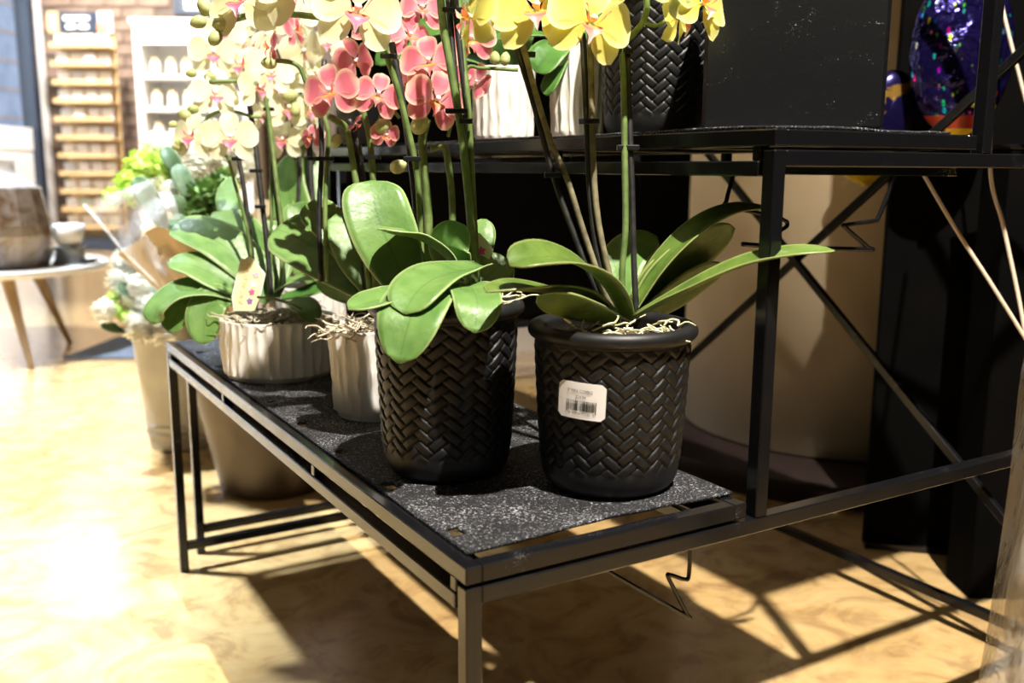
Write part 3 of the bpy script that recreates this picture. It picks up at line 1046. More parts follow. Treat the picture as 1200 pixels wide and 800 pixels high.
stem(pc, [(560, 345, 1.02), (556, 270, 1.015), (552, 190, 1.01), (548, 120, 1.0), (540, 40, 1.0), (536, -50, 1.0)], 0.0036)
stake(pc, [(490, 345, 1.01), (489, 270, 1.01), (483, 200, 1.005), (472, 120, 1.0), (459, 50, .995)], 0.0036)
stem(pc, [(495, 345, 1.0), (493, 275, 1.0), (488, 200, .995), (474, 135, .985), (460, 85, .975), (446, 55, .965), (425, 37, .955), (392, 24, .95), (345, 17, .945), (300, 17, .95), (262, 26, .96)], 0.0032)
for x1, y1, x2, y2 in ((425, 37, 418, 16), (345, 17, 332, -8), (300, 17, 286, 6), (446, 55, 447, 28)):
    stem(pc, [(x1, y1, .955), ((x1+x2)/2, (y1+y2)/2-2, .95), (x2, y2, .945)], 0.0018)
clip(pc, 535, 130, 0.99, 26)
clip(pc, 546, 142, 0.99, 16)
clip(pc, 456, 66, 0.97, 20)
clip(pc, 483, 186, 0.99, 20)
clip(pc, 530, 12, 0.985, 24)
flower(pc, 'cream', 418, 14, .93, 112, 16, -4, -8, 0)
flower(pc, 'cream', 350, -16, .925, 112, -6, 8, 6, 1)
flower(pc, 'cream', 283, 2, .945, 98, -12, 6, 4, 2)
flower(pc, 'cream', 500, -38, .96, 98, 4, 6, 0, 0)
flower(pc, 'cream', 430, -70, .95, 104, 4, 10, 0, 1)
flower(pc, 'yellow', 575, -30, .98, 70, -30, 6, 0, 1)
for b_ in ((262, 27, .96, 22, 200), (240, 8, .965, 18, 120), (232, 26, .965, 16, 200), (252, 45, .96, 16, 240)):
    bud(pc, *b_)

# --- white carved pot behind it, pink orchid
BX, BY, BR, BH = 0.120, 0.454, 0.057, 0.107
pb = thing('potted_orchid', (BX, BY, ZP1), 'pink orchid in the narrow white carved pot half hidden by the black pot', 'potted plant', 'orchids in white carved pots')
carved_pot(pb, BX, BY, ZP1, BH, BR, 24, 0.88, 3)
soil(pb, BX, BY, ZP1+BH-0.014, BR*0.9)
moss(pb, BX-0.004, BY-0.004, ZP1+BH-0.008, BR*0.82, 120, M_MOSS, 11, 0.013)
leaf(pb, [(446, 352, 1.17), (415, 322, 1.21), (378, 296, 1.245), (345, 277, 1.27), (323, 268, 1.28)], 0.095, (-6, 44), M_LEAF_A, 14, tip=0.95, base=0.4)
leaf(pb, [(446, 352, 1.18), (425, 310, 1.19), (410, 275, 1.20), (395, 250, 1.21)], 0.062, (10, 30), M_LEAF, 12, tip=0.8)
leaf(pb, [(446, 352, 1.20), (420, 342, 1.23), (395, 338, 1.25), (372, 336, 1.27)], 0.046, (0, -40), M_LEAF_FAR, 12)
leaf(pb, [(450, 354, 1.2), (470, 325, 1.2), (480, 300, 1.21), (492, 285, 1.22)], 0.05, (10, 30), M_LEAF_FAR, 12)
leaf(pb, [(440, 345, 1.2), (390, 270, 1.22), (372, 250, 1.23), (358, 240, 1.24)], 0.05, (0, 30), M_LEAF, 12)
stem(pb, [(440, 350, 1.17), (438, 240, 1.17), (436, 190, 1.165), (431, 150, 1.16), (420, 118, 1.155), (411, 100, 1.15)], 0.0040)
stake(pb, [(430, 345, 1.18), (424, 215, 1.18), (416, 160, 1.175), (408, 140, 1.17)], 0.0055)
stem(pb, [(434, 345, 1.175), (416, 205, 1.17), (408, 160, 1.165), (404, 148, 1.16), (395, 142, 1.15), (387, 137, 1.14)], 0.0042)
stake(pb, [(376, 330, 1.19), (374, 250, 1.19), (377, 180, 1.19), (376, 120, 1.185), (380, 70, 1.18)], 0.0034)
stem(pb, [(384, 330, 1.18), (381, 250, 1.18), (383, 190, 1.18), (384, 150, 1.175), (360, 100, 1.165), (348, 76, 1.16), (318, 70, 1.15)], 0.0030)
stem(pb, [(500, 330, 1.13), (502, 260, 1.13), (497, 200, 1.125), (495, 165, 1.12), (500, 140, 1.11)], 0.0052)
stem(pb, [(530, 330, 1.13), (530, 240, 1.13), (525, 190, 1.125), (520, 172, 1.12), (505, 175, 1.115)], 0.0040)
stem(pb, [(525, 160, 1.115), (545, 85, 1.11), (565, 80, 1.105), (607, 82, 1.10)], 0.0022)
stem(pb, [(433, 158, 1.16), (445, 140, 1.15), (452, 120, 1.14), (468, 138, 1.135)], 0.0022)
stem(pb, [(470, 60, 1.16), (480, 40, 1.16), (472, 18, 1.15), (455, 4, 1.14)], 0.0028)
for c_ in ((437, 184, 1.155, 18), (376, 186, 1.18, 30)):
    clip(pb, *c_)
PK = [(388, 108, 1.12, 74, -12, -4, 10), (443, 112, 1.12, 62, 12, 0, -14), (417, 72, 1.15, 60, 150, 20, 0),
      (503, 74, 1.10, 74, -4, 2, 8), (511, 118, 1.09, 78, 20, -8, -16), (480, 44, 1.14, 62, 24, 10, 0), (552, 46, 1.12, 66, 14, -8, 10),
      (558, 96, 1.12, 48, 150, 0, 30), (452, 158, 1.14, 38, 24, -20, 0), (345, 36, 1.14, 48, 70, 10, 20), (318, 56, 1.14, 44, -66, 0, 0),
      (430, 30, 1.17, 56, 60, 10, 0), (416, 145, 1.16, 34, 100, -40, 0), (495, 12, 1.15, 58, 10, 10, 0), (528, 95, 1.13, 54, -30, 0, 12), (470, 96, 1.14, 52, -60, 0, 0), (366, 160, 1.20, 34, -20, 0, 0)]
for i, (x, y, d, s, a, b, c) in enumerate(PK):
    flower(pb, 'pink', x, y, d, s, a, b, c, i)
for b_ in ((489, 102, 1.10, 20, 90), (492, 145, 1.10, 21, 60), (467, 195, 1.12, 17, 20), (315, 74, 1.15, 15, 180), (580, 68, 1.10, 13, 90), (592, 69, 1.10, 13, 80), (448, 148, 1.14, 18, 40), (394, 165, 1.16, 14, 250)):
    bud(pb, *b_)

# --- low white carved bowl on the left, pale orchid
AX, AY, AR_, AH = 0.088, 0.734, 0.081, 0.083
pa = thing('potted_orchid', (AX, AY, ZP1), 'pale yellow orchid in the low wide white carved bowl with a plant tag', 'potted plant', 'orchids in white carved pots')
carved_pot(pa, AX, AY, ZP1, AH, AR_, 34, 0.975, 1)
soil(pa, AX, AY, ZP1+AH-0.014, AR_*0.9)
moss(pa, AX, AY, ZP1+AH-0.008, AR_*0.76, 130, M_MOSS, 21, 0.012)
leaf(pa, [(318, 352, 1.42), (296, 318, 1.42), (262, 288, 1.42), (228, 272, 1.42), (198, 267, 1.42)], 0.076, (2, 46), M_LEAF_A, 14, tip=0.75)
leaf(pa, [(292, 350, 1.40), (262, 330, 1.39), (228, 312, 1.385), (196, 308, 1.38)], 0.060, (-8, 50), M_LEAF_A, 16, tip=0.6)
leaf(pa, [(285, 352, 1.39), (248, 340, 1.375), (212, 342, 1.365), (186, 360, 1.36), (180, 380, 1.36)], 0.058, (-10, 54), M_LEAF_A, 16, tip=0.7)
leaf(pa, [(272, 350, 1.38), (252, 350, 1.365), (240, 370, 1.355), (239, 404, 1.35)], 0.056, (4, 30), M_LEAF, 12, tip=0.7)
leaf(pa, [(250, 345, 1.39), (225, 350, 1.38), (208, 368, 1.375), (200, 390, 1.37)], 0.052, (-10, 30), M_LEAF, 12, tip=0.7)
leaf(pa, [(312, 345, 1.42), (300, 300, 1.44), (280, 268, 1.45), (248, 250, 1.46)], 0.060, (-10, 40), M_LEAF, 12, tip=0.7)
leaf(pa, [(316, 346, 1.42), (340, 332, 1.42), (368, 327, 1.42), (392, 332, 1.42)], 0.034, (0, 70), M_LEAF, 20)
leaf(pa, [(320, 348, 1.43), (325, 310, 1.45), (318, 280, 1.46), (322, 262, 1.47)], 0.05, (20, 30), M_LEAF, 12)
leaf(pa, [(342, 352, 1.36), (352, 356, 1.33), (362, 364, 1.31), (368, 378, 1.305)], 0.036, (10, 30), M_LEAF, 14, tip=0.8)
leaf(pa, [(330, 350, 1.40), (355, 345, 1.40), (378, 338, 1.40), (402, 340, 1.40)], 0.04, (0, 60), M_LEAF_FAR, 14)
tg = tag_card(pa, [(273, 348), (283, 304), (287, 304), (291, 302), (296, 303), (302, 312), (310, 321), (300, 364), (275, 364)], 1.340, M_TAG, 'care_tag')
tw = tag_card(pa, [(271.6, 348), (282, 302.5), (287, 303), (291, 300.6), (297, 301.8), (303.2, 311), (311.4, 320.4), (301.2, 365), (274, 365)], 1.3412, M_TAGW, 'tag_edge')
tg['label'] = 'pale yellow care tag with printed flowers'
for x, y, m_, r_ in ((300, 322, M_PKL, 4.6), (297, 333, M_WH, 4.6), (295, 342, M_PK, 4.4), (292.5, 352.5, M_VI, 4.4)):
    star(pa, x, y, 1.3385, r_, m_, tg)
M_TAGINK = mat('faint_red_print', (0.80, 0.50, 0.28), 0.6)
cu = bpy.data.curves.new('tag_print', 'FONT')
cu.body = 'JUST ADD ICE'
cu.size = 0.0088
cu.resolution_u = 2
to = bpy.data.objects.new('tag_tmp', cu)
col.objects.link(to)
dg = bpy.context.evaluated_depsgraph_get()
me_ = to.evaluated_get(dg).to_mesh()
o0, o1 = at(283.5, 356, 1.3384), at(294.5, 308, 1.3384)
ex = (o1-o0).normalized()
ey = (-RT+ex*RT.dot(ex)).normalized()
wx = max(v.co.x for v in me_.vertices)
kx = (o1-o0).length/wx
mesh('print', [o0+ex*(v.co.x*kx)+ey*v.co.y for v in me_.vertices], [tuple(p.vertices) for p in me_.polygons], M_TAGINK, tg, False)
to.evaluated_get(dg).to_mesh_clear()
bpy.data.objects.remove(to)
stem(pa, [(302, 348, 1.32), (320, 350, 1.30), (340, 356, 1.29), (352, 362, 1.28)], 0.0020)
stake(pa, [(318, 345, 1.40), (312, 280, 1.40), (305, 220, 1.40), (298, 160, 1.40), (290, 110, 1.40)], 0.0040)
stake(pa, [(300, 340, 1.42), (292, 270, 1.42), (285, 215, 1.42), (278, 178, 1.42)], 0.0036)
stake(pa, [(333, 335, 1.41), (328, 270, 1.41), (321, 210, 1.41), (316, 160, 1.41), (313, 125, 1.41)], 0.0034)
stem(pa, [(330, 335, 1.39), (330, 270, 1.39), (324, 215, 1.39), (318, 160, 1.39), (312, 120, 1.385), (300, 98, 1.38), (270, 95, 1.37), (245, 96, 1.36)], 0.0032)
stem(pa, [(316, 340, 1.41), (318, 260, 1.41), (315, 150, 1.40), (292, 136, 1.39), (270, 130, 1.38), (250, 133, 1.37), (232, 150, 1.36)], 0.0026)
stem(pa, [(300, 345, 1.38), (290, 270, 1.38), (275, 215, 1.37), (268, 188, 1.36), (262, 180, 1.35)], 0.0024)
for c_ in ((279, 186, 1.37, 14), (305, 242, 1.39, 12), (315, 128, 1.39, 12), (300, 200, 1.40, 14)):
    clip(pa, *c_)
PA = [(270, 162, 1.33, 68, 8, -2, 4), (226, 160, 1.33, 62, -14, 0, -6), (252, 112, 1.36, 62, 30, 6, 0), (300, 104, 1.38, 56, 60, 0, 10), (250, 62, 1.40, 60, 20, -10, 0),
      (286, 78, 1.40, 64, -20, 10, 0), (318, 88, 1.42, 56, 10, 10, 0)]
for i, (x, y, d, s, a, b, c) in enumerate(PA):
    flower(pa, 'pale', x, y, d, s, a, b, c, i)
for b_ in ((217, 135, 1.34, 15, 160), (226, 128, 1.34, 11, 180), (212, 168, 1.34, 13, 200), (208, 172, 1.34, 11, 180), (224, 86, 1.36, 11, 190), (246, 90, 1.37, 12, 180), (285, 92, 1.37, 13, 30), (274, 140, 1.36, 11, 0), (202, 146, 1.34, 9, 200)):
    bud(pa, *b_)

# --- orchid in a plain white pot behind, seen only as flowers and upright leaves
EX, EY = 0.205, 0.93
pe = thing('potted_orchid', (EX, EY, ZP1), 'blurred pale orchid with tall upright leaves behind the low white bowl', 'potted plant', 'orchids in white carved pots')
carved_pot(pe, EX, EY, ZP1, 0.10, 0.058, 24, 0.9, 7)
soil(pe, EX, EY, ZP1+0.086, 0.052)
for pts, wd, fc in (([(372, 330, 1.62), (352, 270, 1.62), (338, 220, 1.63), (345, 178, 1.64)], 0.075, (-20, 14)), ([(376, 330, 1.62), (372, 270, 1.63), (362, 230, 1.64), (366, 176, 1.66)], 0.06, (20, 14)),
                    ([(370, 330, 1.60), (340, 290, 1.58), (300, 262, 1.57)], 0.06, (-10, 40)), ([(380, 330, 1.6), (372, 280, 1.6), (355, 250, 1.6), (352, 236, 1.6)], 0.07, (0, 30)),
                    ([(345, 320, 1.6), (285, 262, 1.6), (268, 235, 1.62), (272, 206, 1.64)], 0.045, (0, 20))):
    leaf(pe, pts, wd, fc, M_LEAF, 12, tip=0.4)
stem(pe, [(376, 330, 1.62), (360, 250, 1.62), (354, 180, 1.62), (368, 150, 1.61), (385, 130, 1.60)], 0.0034)
stem(pe, [(378, 330, 1.62), (345, 180, 1.62), (340, 140, 1.6), (326, 90, 1.58), (310, 60, 1.56)], 0.0034)
stake(pe, [(352, 330, 1.62), (350, 250, 1.62), (352, 170, 1.62), (350, 60, 1.62)], 0.0045)
stake(pe, [(374, 330, 1.63), (366, 240, 1.63), (362, 160, 1.63)], 0.0055)
PE = [(338, 128, 1.56, 60, 20, 0, 0), (334, 165, 1.58, 52, -20, 0, 0), (356, 60, 1.52, 66, 150, 10, 0), (300, 62, 1.52, 64, -30, 10, 0), (372, 90, 1.56, 56, 30, 0, 0), (330, 100, 1.55, 52, 0, 0, 0),
      (262, 40, 1.52, 56, 10, 0, 0), (362, 130, 1.57, 50, 40, 0, 0), (310, 135, 1.56, 46, 0, 0, 0), (345, 20, 1.55, 60, 10, 0, 0), (305, 22, 1.55, 56, 0, 10, 0), (385, 52, 1.55, 52, 0, 10, 0), (395, 95, 1.58, 44, 0, 10, 0)]
for i, (x, y, d, s, a, b, c) in enumerate(PE):
    flower(pe, 'pale', x, y, d, s, a, b, c, i)
for b_ in ((340, 112, 1.55, 16, 0), (346, 128, 1.55, 14, 90), (358, 156, 1.56, 11, 40)):
    bud(pe, *b_)

# ------------------------------------------------------------------ upper shelf
def up_pos(px, depth):
    d = at(px, 160, depth)
    return d.x, d.y
ux, uy = up_pos(590, 1.41)
pu = thing('potted_orchid', (ux, uy, ZP2), 'leafy plant in the white carved pot on the upper shelf behind pink flowers', 'potted plant')
carved_pot(pu, ux, uy, ZP2, 0.105, 0.046, 20, 0.94, 5)
soil(pu, ux, uy, ZP2+0.09, 0.041)
for pts, wd, fc in (([(590, 78, 1.41), (560, 45, 1.38), (520, 30, 1.37), (490, 40, 1.36)], 0.07, (-10, 40)), ([(592, 78, 1.41), (600, 40, 1.38), (620, 10, 1.37)], 0.07, (10, 30)),
                    ([(588, 78, 1.42), (545, 20, 1.42), (500, 0, 1.43)], 0.07, (-10, 30)), ([(585, 80, 1.4), (540, 60, 1.38), (470, 60, 1.38), (440, 75, 1.38)], 0.06, (-10, 40))):
    leaf(pu, pts, wd, fc, M_LEAF_FAR, 12)
ux, uy = up_pos(676, 1.24)
pv = thing('potted_orchid', (ux, uy, ZP2), 'leafy plant in the slim white pot beside the black woven pot above', 'potted plant')
carved_pot(pv, ux, uy, ZP2, 0.115, 0.036, 18, 0.93, 9)
soil(pv, ux, uy, ZP2+0.10, 0.032)
for pts, wd, fc in (([(676, 48, 1.24), (650, 58, 1.20), (634, 75, 1.19), (627, 84, 1.19)], 0.050, (-10, 34)), ([(672, 48, 1.24), (630, 42, 1.22), (590, 44, 1.21), (568, 50, 1.21)], 0.036, (0, 62)),
                    ([(680, 46, 1.24), (700, 10, 1.24), (720, -20, 1.24)], 0.05, (10, 30)), ([(674, 48, 1.24), (655, 80, 1.20), (645, 100, 1.19), (640, 112, 1.19)], 0.03, (-40, 30))):
    leaf(pv, pts, wd, fc, M_LEAF_FAR, 14)
ux, uy = up_pos(766, 1.165)
pw = thing('potted_plant', (ux, uy, ZP2), 'black woven planter on the upper shelf next to the black block', 'planter')
woven_pot(pw, ux, uy, ZP2, 0.172, 0.069, 28, 0.05)
soil(pw, ux, uy, ZP2+0.15, 0.058)
ux, uy = up_pos(424, 1.60)
pq = thing('planter', (ux, uy, ZP2), 'small dark planter at the far end of the upper shelf', 'planter')
lathe('pot', [(0.030, ZP2), (0.036, ZP2+0.004), (0.044, ZP2+0.07), (0.046, ZP2+0.074), (0.041, ZP2+0.074), (0.038, ZP2+0.05), (0.001, ZP2+0.05)], ux, uy, M_BLACKPOT, pq, 40)
soil(pq, ux, uy, ZP2+0.055, 0.037)
# black block planter facing the camera
fc_ = at(928, 150, 0.955)
bl = thing('block_planter', (fc_.x, fc_.y, ZP2), 'square black planter with chalky scuffs at the corner of the upper shelf', 'planter')
bm = bmesh.new()
Mb = Matrix.Translation((fc_.x, fc_.y, ZP2)) @ Matrix.Rotation(ROOM_ROT-0.20, 4, 'Z')
add_box(bm, (-0.089, 0.0, 0.0), (0.087, 0.108, 0.178), bevel=0.004, M=Mb)
o = from_bm('body', bm, M_BLACKBLOCK, bl, False)
bm = bmesh.new()
add_box(bm, (-0.080, 0.009, 0.178), (0.078, 0.099, 0.181), M=Mb)
from_bm('soil', bm, M_SOIL, bl, False)

# ------------------------------------------------------------------ right side: black board, balloons, sticks, cellophane
p0, p1 = floor_at(1012, 640), floor_at(1150, 651)
dd = (p1-p0).normalized()
nrm = Vector((-dd.y, dd.x, 0))
Mx = Matrix(((dd.x, nrm.x, 0, p0.x), (dd.y, nrm.y, 0, p0.y), (0, 0, 1, 0), (0, 0, 0, 1)))
M_BOARD = noisy('black_board', (0.002, 0.002, 0.002), (0.003, 0.0027, 0.0025), 12, 0.9, spec=0.03)
bd = thing('display_board', p0, 'tall plain black display board standing in front of the cream column', 'display board')
bm = bmesh.new()
add_box(bm, (0, 0, 0.0), (1.3, 0.03, 1.9), bevel=0.002, M=Mx)
from_bm('panel', bm, M_BOARD, bd, False)
bm = bmesh.new()
add_box(bm, (0.0, -0.012, 0.0), (1.3, -0.0005, 0.012), M=Mx)
from_bm('bottom_trim', bm, M_STEEL, bd, False)
# black storage tower standing nearer, its left edge visible
q0 = floor_at(1135, 702)
tw_ = thing('storage_tower', q0, 'narrow black upright post box behind the cellophane at the right edge', 'post')
Mt = Matrix.Translation((q0.x, q0.y, 0)) @ Matrix.Rotation(ROOM_ROT, 4, 'Z')
bm = bmesh.new()
add_box(bm, (0, 0, 0.0), (0.13, 0.09, 0.75), bevel=0.002, M=Mt)
from_bm('body', bm, M_BOARD, tw_, False)
bm = bmesh.new()
add_box(bm, (-0.003, -0.003, 0.75), (0.133, 0.093, 0.757), bevel=0.001, M=Mt)
from_bm('cap', bm, M_STEEL, tw_, False)

M_FOIL = mat('purple_confetti_foil', (0.02, 0.015, 0.10), 0.16, metal=0.75)
t = NT(M_FOIL)
v = t.coord((1, 1, 1))
vo = t.n('ShaderNodeTexVoronoi', feature='F1')
mp = t.coord((1, 2.4, 1))
t.l(mp, vo.inputs['Vector'])
vo.inputs['Scale'].default_value = 46
dots = t.ramp(vo.outputs['Distance'], [(0.24, (1, 1, 1)), (0.28, (0, 0, 0))])
hs = t.n('ShaderNodeHueSaturation')
hs.inputs['Saturation'].default_value = 1.5
hs.inputs['Value'].default_value = 0.8
t.l(vo.outputs['Color'], hs.inputs['Color'])
t.base(t.mix(dots, (0.014, 0.010, 0.085), hs.outputs[0]))
fb = t.noise(v, 14, 3, 0.6, 1.0)
t.bump(fb, 0.8, 0.03)
M_FOILY = mat('yellow_foil', (0.85, 0.62, 0.04), 0.3, metal=0.2)
M_FOILR = mat('red_foil', (0.32, 0.03, 0.015), 0.3, metal=0.2)
def foil_balloon(px, py, depth, wpx, hpx, label, bands=True, dark=None):
    c = at(px, py, depth)
    a, h = wpx/FPX*depth/2, hpx/FPX*depth/2
    root = thing('foil_balloon', (c.x, c.y, c.z-h), label, 'balloon')
    seg, n = 36, 22
    prof = [(math.cos(-math.pi/2+math.pi*k/n), math.sin(-math.pi/2+math.pi*k/n)) for k in range(n+1)]
    def body(k0, k1, m, name, grow=1.0):
        V, Fc = [], []
        for k in range(k0, k1+1):
            r, z = prof[k]
            for s in range(seg):
                an = 2*math.pi*s/seg
                cr = 1+0.035*math.sin(an*11)*(1-abs(z)**3)*abs(math.cos(an))
                p = c + RT*(a*r*cr*grow*math.cos(an)) + FH*(a*0.45*r*grow*math.sin(an)) + Vector((0, 0, h*z*grow))
                V.append(p)
        for k in range(k1-k0):
            for s in range(seg):
                Fc.append((k*seg+s, k*seg+(s+1) % seg, (k+1)*seg+(s+1) % seg, (k+1)*seg+s))
        return mesh(name, V, Fc, m, root)
    if bands:
        body(0, 3, M_FOILY, 'yellow_band')
        body(3, 5, M_FOILR, 'red_band')
        body(5, n, dark or M_FOIL, 'foil_body')
    else:
        body(0, n, dark or M_FOIL, 'foil_body')
    tube('neck', [tuple(c-Vector((0, 0, h*0.99))), tuple(c-Vector((0, 0, h*1.04))), tuple(c-Vector((0, 0, h*1.10)))], [0.010, 0.005, 0.008], M_FOILY if bands else (dark or M_FOIL), root, 10)
    return root
M_FOILB = mat('dark_blue_foil', (0.02, 0.015, 0.08), 0.18, metal=0.7)
t = NT(M_FOILB)
f = t.noise(t.coord((1, 1, 1)), 22, 2, 0.5, 0.8)
t.base(t.ramp(f, [(0.54, (0.014, 0.010, 0.07)), (0.58, (0.42, 0.24, 0.05))]))
foil_balloon(1128, 60, 1.55, 118, 196, 'purple foil balloon printed with confetti and a yellow red base')
foil_balloon(1046, 128, 1.62, 62, 90, 'small dark blue foil balloon with gold print behind the block planter', False, M_FOILB)
foil_balloon(1015, 192, 2.0, 60, 46, 'yellow foil balloon peeking below the upper shelf before the column', False, M_FOILY)
M_STICK = mat('beige_stick', (0.62, 0.50, 0.38), 0.4)
tag(tube('balloon_stick', [tuple(at(1074, 190, 1.34)), tuple(at(1118, 265, 1.32)), tuple(at(1160, 330, 1.30)), tuple(at(1205, 402, 1.28)), tuple(at(1225, 440, 1.27))], 0.0028, M_STICK, None, 8, 24, tuple(at(1225, 440, 1.27))), 'beige balloon stick slanting under the upper shelf, the longer of two', 'balloon stick')
tag(tube('balloon_stick', [tuple(at(1172, -10, 1.36)), tuple(at(1160, 185, 1.34)), tuple(at(1176, 265, 1.33)), tuple(at(1192, 340, 1.32)), tuple(at(1207, 420, 1.30))], 0.0028, M_STICK, None, 8, 28, tuple(at(1207, 420, 1.30))), 'nearly upright beige balloon stick at the right edge', 'balloon stick')
tag(tube('balloon_stick', [tuple(at(1168, -20, 1.50)), tuple(at(1182, 40, 1.49)), tuple(at(1200, 110, 1.48)), tuple(at(1216, 170, 1.46))], 0.0028, M_STICK, None, 8, 20, tuple(at(1216, 170, 1.46))), 'beige balloon stick crossing the top right corner', 'balloon stick')

def cello_mat(name, tint, clear):
    m = mat(name, tint, 0.18, spec=0.5)
    t = NT(m)
    tr = t.n('ShaderNodeBsdfTransparent')
    tr.inputs[0].default_value = (0.97, 0.97, 0.97, 1)
    mx = t.n('ShaderNodeMixShader')
    f = t.noise(t.coord((3, 3, 0.6)), 9, 4, 0.6, 1.0)
    k = t.ramp(f, [(0.3, (clear,)*3), (0.75, (clear-0.18,)*3)])
    t.l(k, mx.inputs[0])
    t.l(t.b.outputs[0], mx.inputs[1])
    t.l(tr.outputs[0], mx.inputs[2])
    t.l(mx.outputs[0], t.out.inputs[0])
    t.bump(f, 0.5, 0.02)
    return m
M_CELLO = cello_mat('cellophane', (0.42, 0.38, 0.32), 0.46)
M_CELLO_L = cello_mat('cellophane_clear', (0.9, 0.9, 0.92), 0.84)
def sleeve(name, edge_l, edge_r, depth, m, label, bulge=0.05, n=26, k=14, cat='wrapping'):
    """open sheet between two pixel outlines, bulging towards the camera"""
    V, Fc = [], []
    A = spline([(x, y, depth) for x, y in edge_l], n)
    B = spline([(x, y, depth) for x, y in edge_r], n)
    for i in range(n):
        for j in range(k+1):
            q = j/k
            p = A[i]*(1-q)+B[i]*q
            d = depth-bulge*math.sin(q*math.pi)+0.006*math.sin(q*19+i*0.4)+0.006*math.sin(i*0.9+q*5)
            V.append(at(p[0], p[1], d))
    for i in range(n-1):
        for j in range(k):
            a = i*(k+1)+j
            Fc.append((a, a+1, a+k+2, a+k+1))
    base = at(edge_l[-1][0], edge_l[-1][1], depth)
    o = mesh(name, V, Fc, m, None, True, base)
    return o
o = sleeve('cellophane_sleeve', [(1204, 395), (1196, 440), (1190, 490), (1183, 560), (1170, 650), (1158, 730), (1143, 815)],
           [(1290, 380), (1285, 440), (1280, 500), (1280, 570), (1278, 650), (1276, 730), (1275, 815)], 0.80, M_CELLO, '', 0.06)
tag(o, 'hanging sheet of clear cellophane wrapping at the right edge', 'cellophane')
o2 = sleeve('inner_layer', [(1212, 400), (1200, 470), (1199, 560), (1184, 650), (1176, 740), (1180, 815)],
            [(1285, 400), (1280, 470), (1275, 560), (1275, 650), (1275, 740), (1275, 815)], 0.83, M_CELLO, '', 0.04)
o2.parent = o
o2.location = ORG[o2.name]-ORG[o.name]

# ------------------------------------------------------------------ left: buckets and bouquets
M_BUCKET = noisy('galvanised_beige_bucket', (0.40, 0.37, 0.31), (0.50, 0.47, 0.40), 10, 0.35, metal=0.25)
M_BUCKETB = noisy('bronze_bucket', (0.075, 0.05, 0.028), (0.11, 0.076, 0.044), 8, 0.38, metal=0.3)
def bucket(px, py, rpx, toprpx, h, m, label, ridge=True, tilt=None):
    c = floor_at(px, py)
    d = (c-CAM).dot(FW)
    r0, r1 = rpx/FPX*d, toprpx/FPX*d
    root = thing('bucket', (c.x, c.y, 0), label, 'bucket')
    prof = [(0.002, 0.004), (r0*0.94, 0.004), (r0*0.95, 0.0), (r0, 0.0), (r0*1.02, 0.008)]
    for k in range(1, 13):
        z = h*k/12
        prof.append((r0+(r1-r0)*k/12, z))
    lathe('body', prof+[(r1-0.004, h), (r0, 0.02)], c.x, c.y, m, root, 48)
    lathe('rim', [(r1, h-0.004), (r1+0.004, h), (r1, h+0.004), (r1-0.004, h), (r1, h-0.004)], c.x, c.y, m, root, 48)
    if ridge:
        for q in (0.13, 0.19):
            rr = r0+(r1-r0)*q
            lathe('ridge', [(rr, h*q-0.008), (rr+0.004, h*q), (rr, h*q+0.008)], c.x, c.y, m, root, 48)
    return root, c, d
bk1, c1, d1 = bucket(214, 520, 35, 50, 0.34, M_BUCKET, 'tall beige ridged flower bucket on the floor beyond the stand')
bk2, c2, d2 = bucket(322, 566, 60, 92, 0.30, M_BUCKETB, 'brown flared bucket on the floor under the stand', False)

M_KRAFT = noisy('kraft_paper', (0.42, 0.30, 0.15), (0.54, 0.40, 0.22), 10, 0.7, 0.6)
M_MUM = noisy('lime_chrysanthemum', (0.46, 0.66, 0.12), (0.66, 0.80, 0.26), 30, 0.6)
M_WFL = noisy('white_blossom', (0.86, 0.85, 0.76), (0.92, 0.91, 0.84), 30, 0.6)
M_BOX = noisy('dark_foliage', (0.045, 0.10, 0.022), (0.15, 0.27, 0.06), 60, 0.5)
M_EUC = leaf_mat('eucalyptus_leaf', (0.085, 0.15, 0.055), (0.045, 0.095, 0.035), (0.13, 0.20, 0.09), 0.5)
def pom(root, px, py, depth, rpx, m, n=90, seed=0, name='blossom', long=0.62, wid=0.16):
    """ball of many small petals"""
    rnd = random.Random(seed)
    c = np.array(at(px, py, depth))
    R = rpx/FPX*depth
    V, Fc = [], []
    ga = math.pi*(3-math.sqrt(5))
    for i in range(n):
        z = 1-2*(i+0.5)/n
        rr = math.sqrt(1-z*z)
        a = ga*i
        d = np.array([rr*math.cos(a), rr*math.sin(a), z])
        d += np.array([rnd.uniform(-.15, .15) for _ in range(3)])
        d /= np.linalg.norm(d)
        s = np.cross(d, [0.2, 0.3, 1.0])
        s /= np.linalg.norm(s)+1e-9
        u = np.cross(s, d)
        ln = R*rnd.uniform(0.85, 1.08)
        w_ = R*wid*rnd.uniform(0.8, 1.3)
        b = c+d*R*(1-long)
        o_ = len(V)
        tip = c+d*ln+u*R*0.10
        mid = c+d*ln*0.8
        V += [b-s*w_*0.4, b+s*w_*0.4, mid+s*w_+u*w_*0.3, tip+s*w_*0.4, tip-s*w_*0.4, mid-s*w_+u*w_*0.3]
        Fc += [(o_, o_+1, o_+2, o_+5), (o_+5, o_+2, o_+3, o_+4)]
    # solid heart
    bm = bmesh.new()
    bmesh.ops.create_icosphere(bm, subdivisions=2, radius=R*0.72)
    o_ = len(V)
    for v in bm.verts:
        V.append(c+np.array(v.co))
    for f in bm.faces:
        Fc.append(tuple(v.index+o_ for v in f.verts))
    bm.free()
    return mesh(name, V, Fc, m, root)
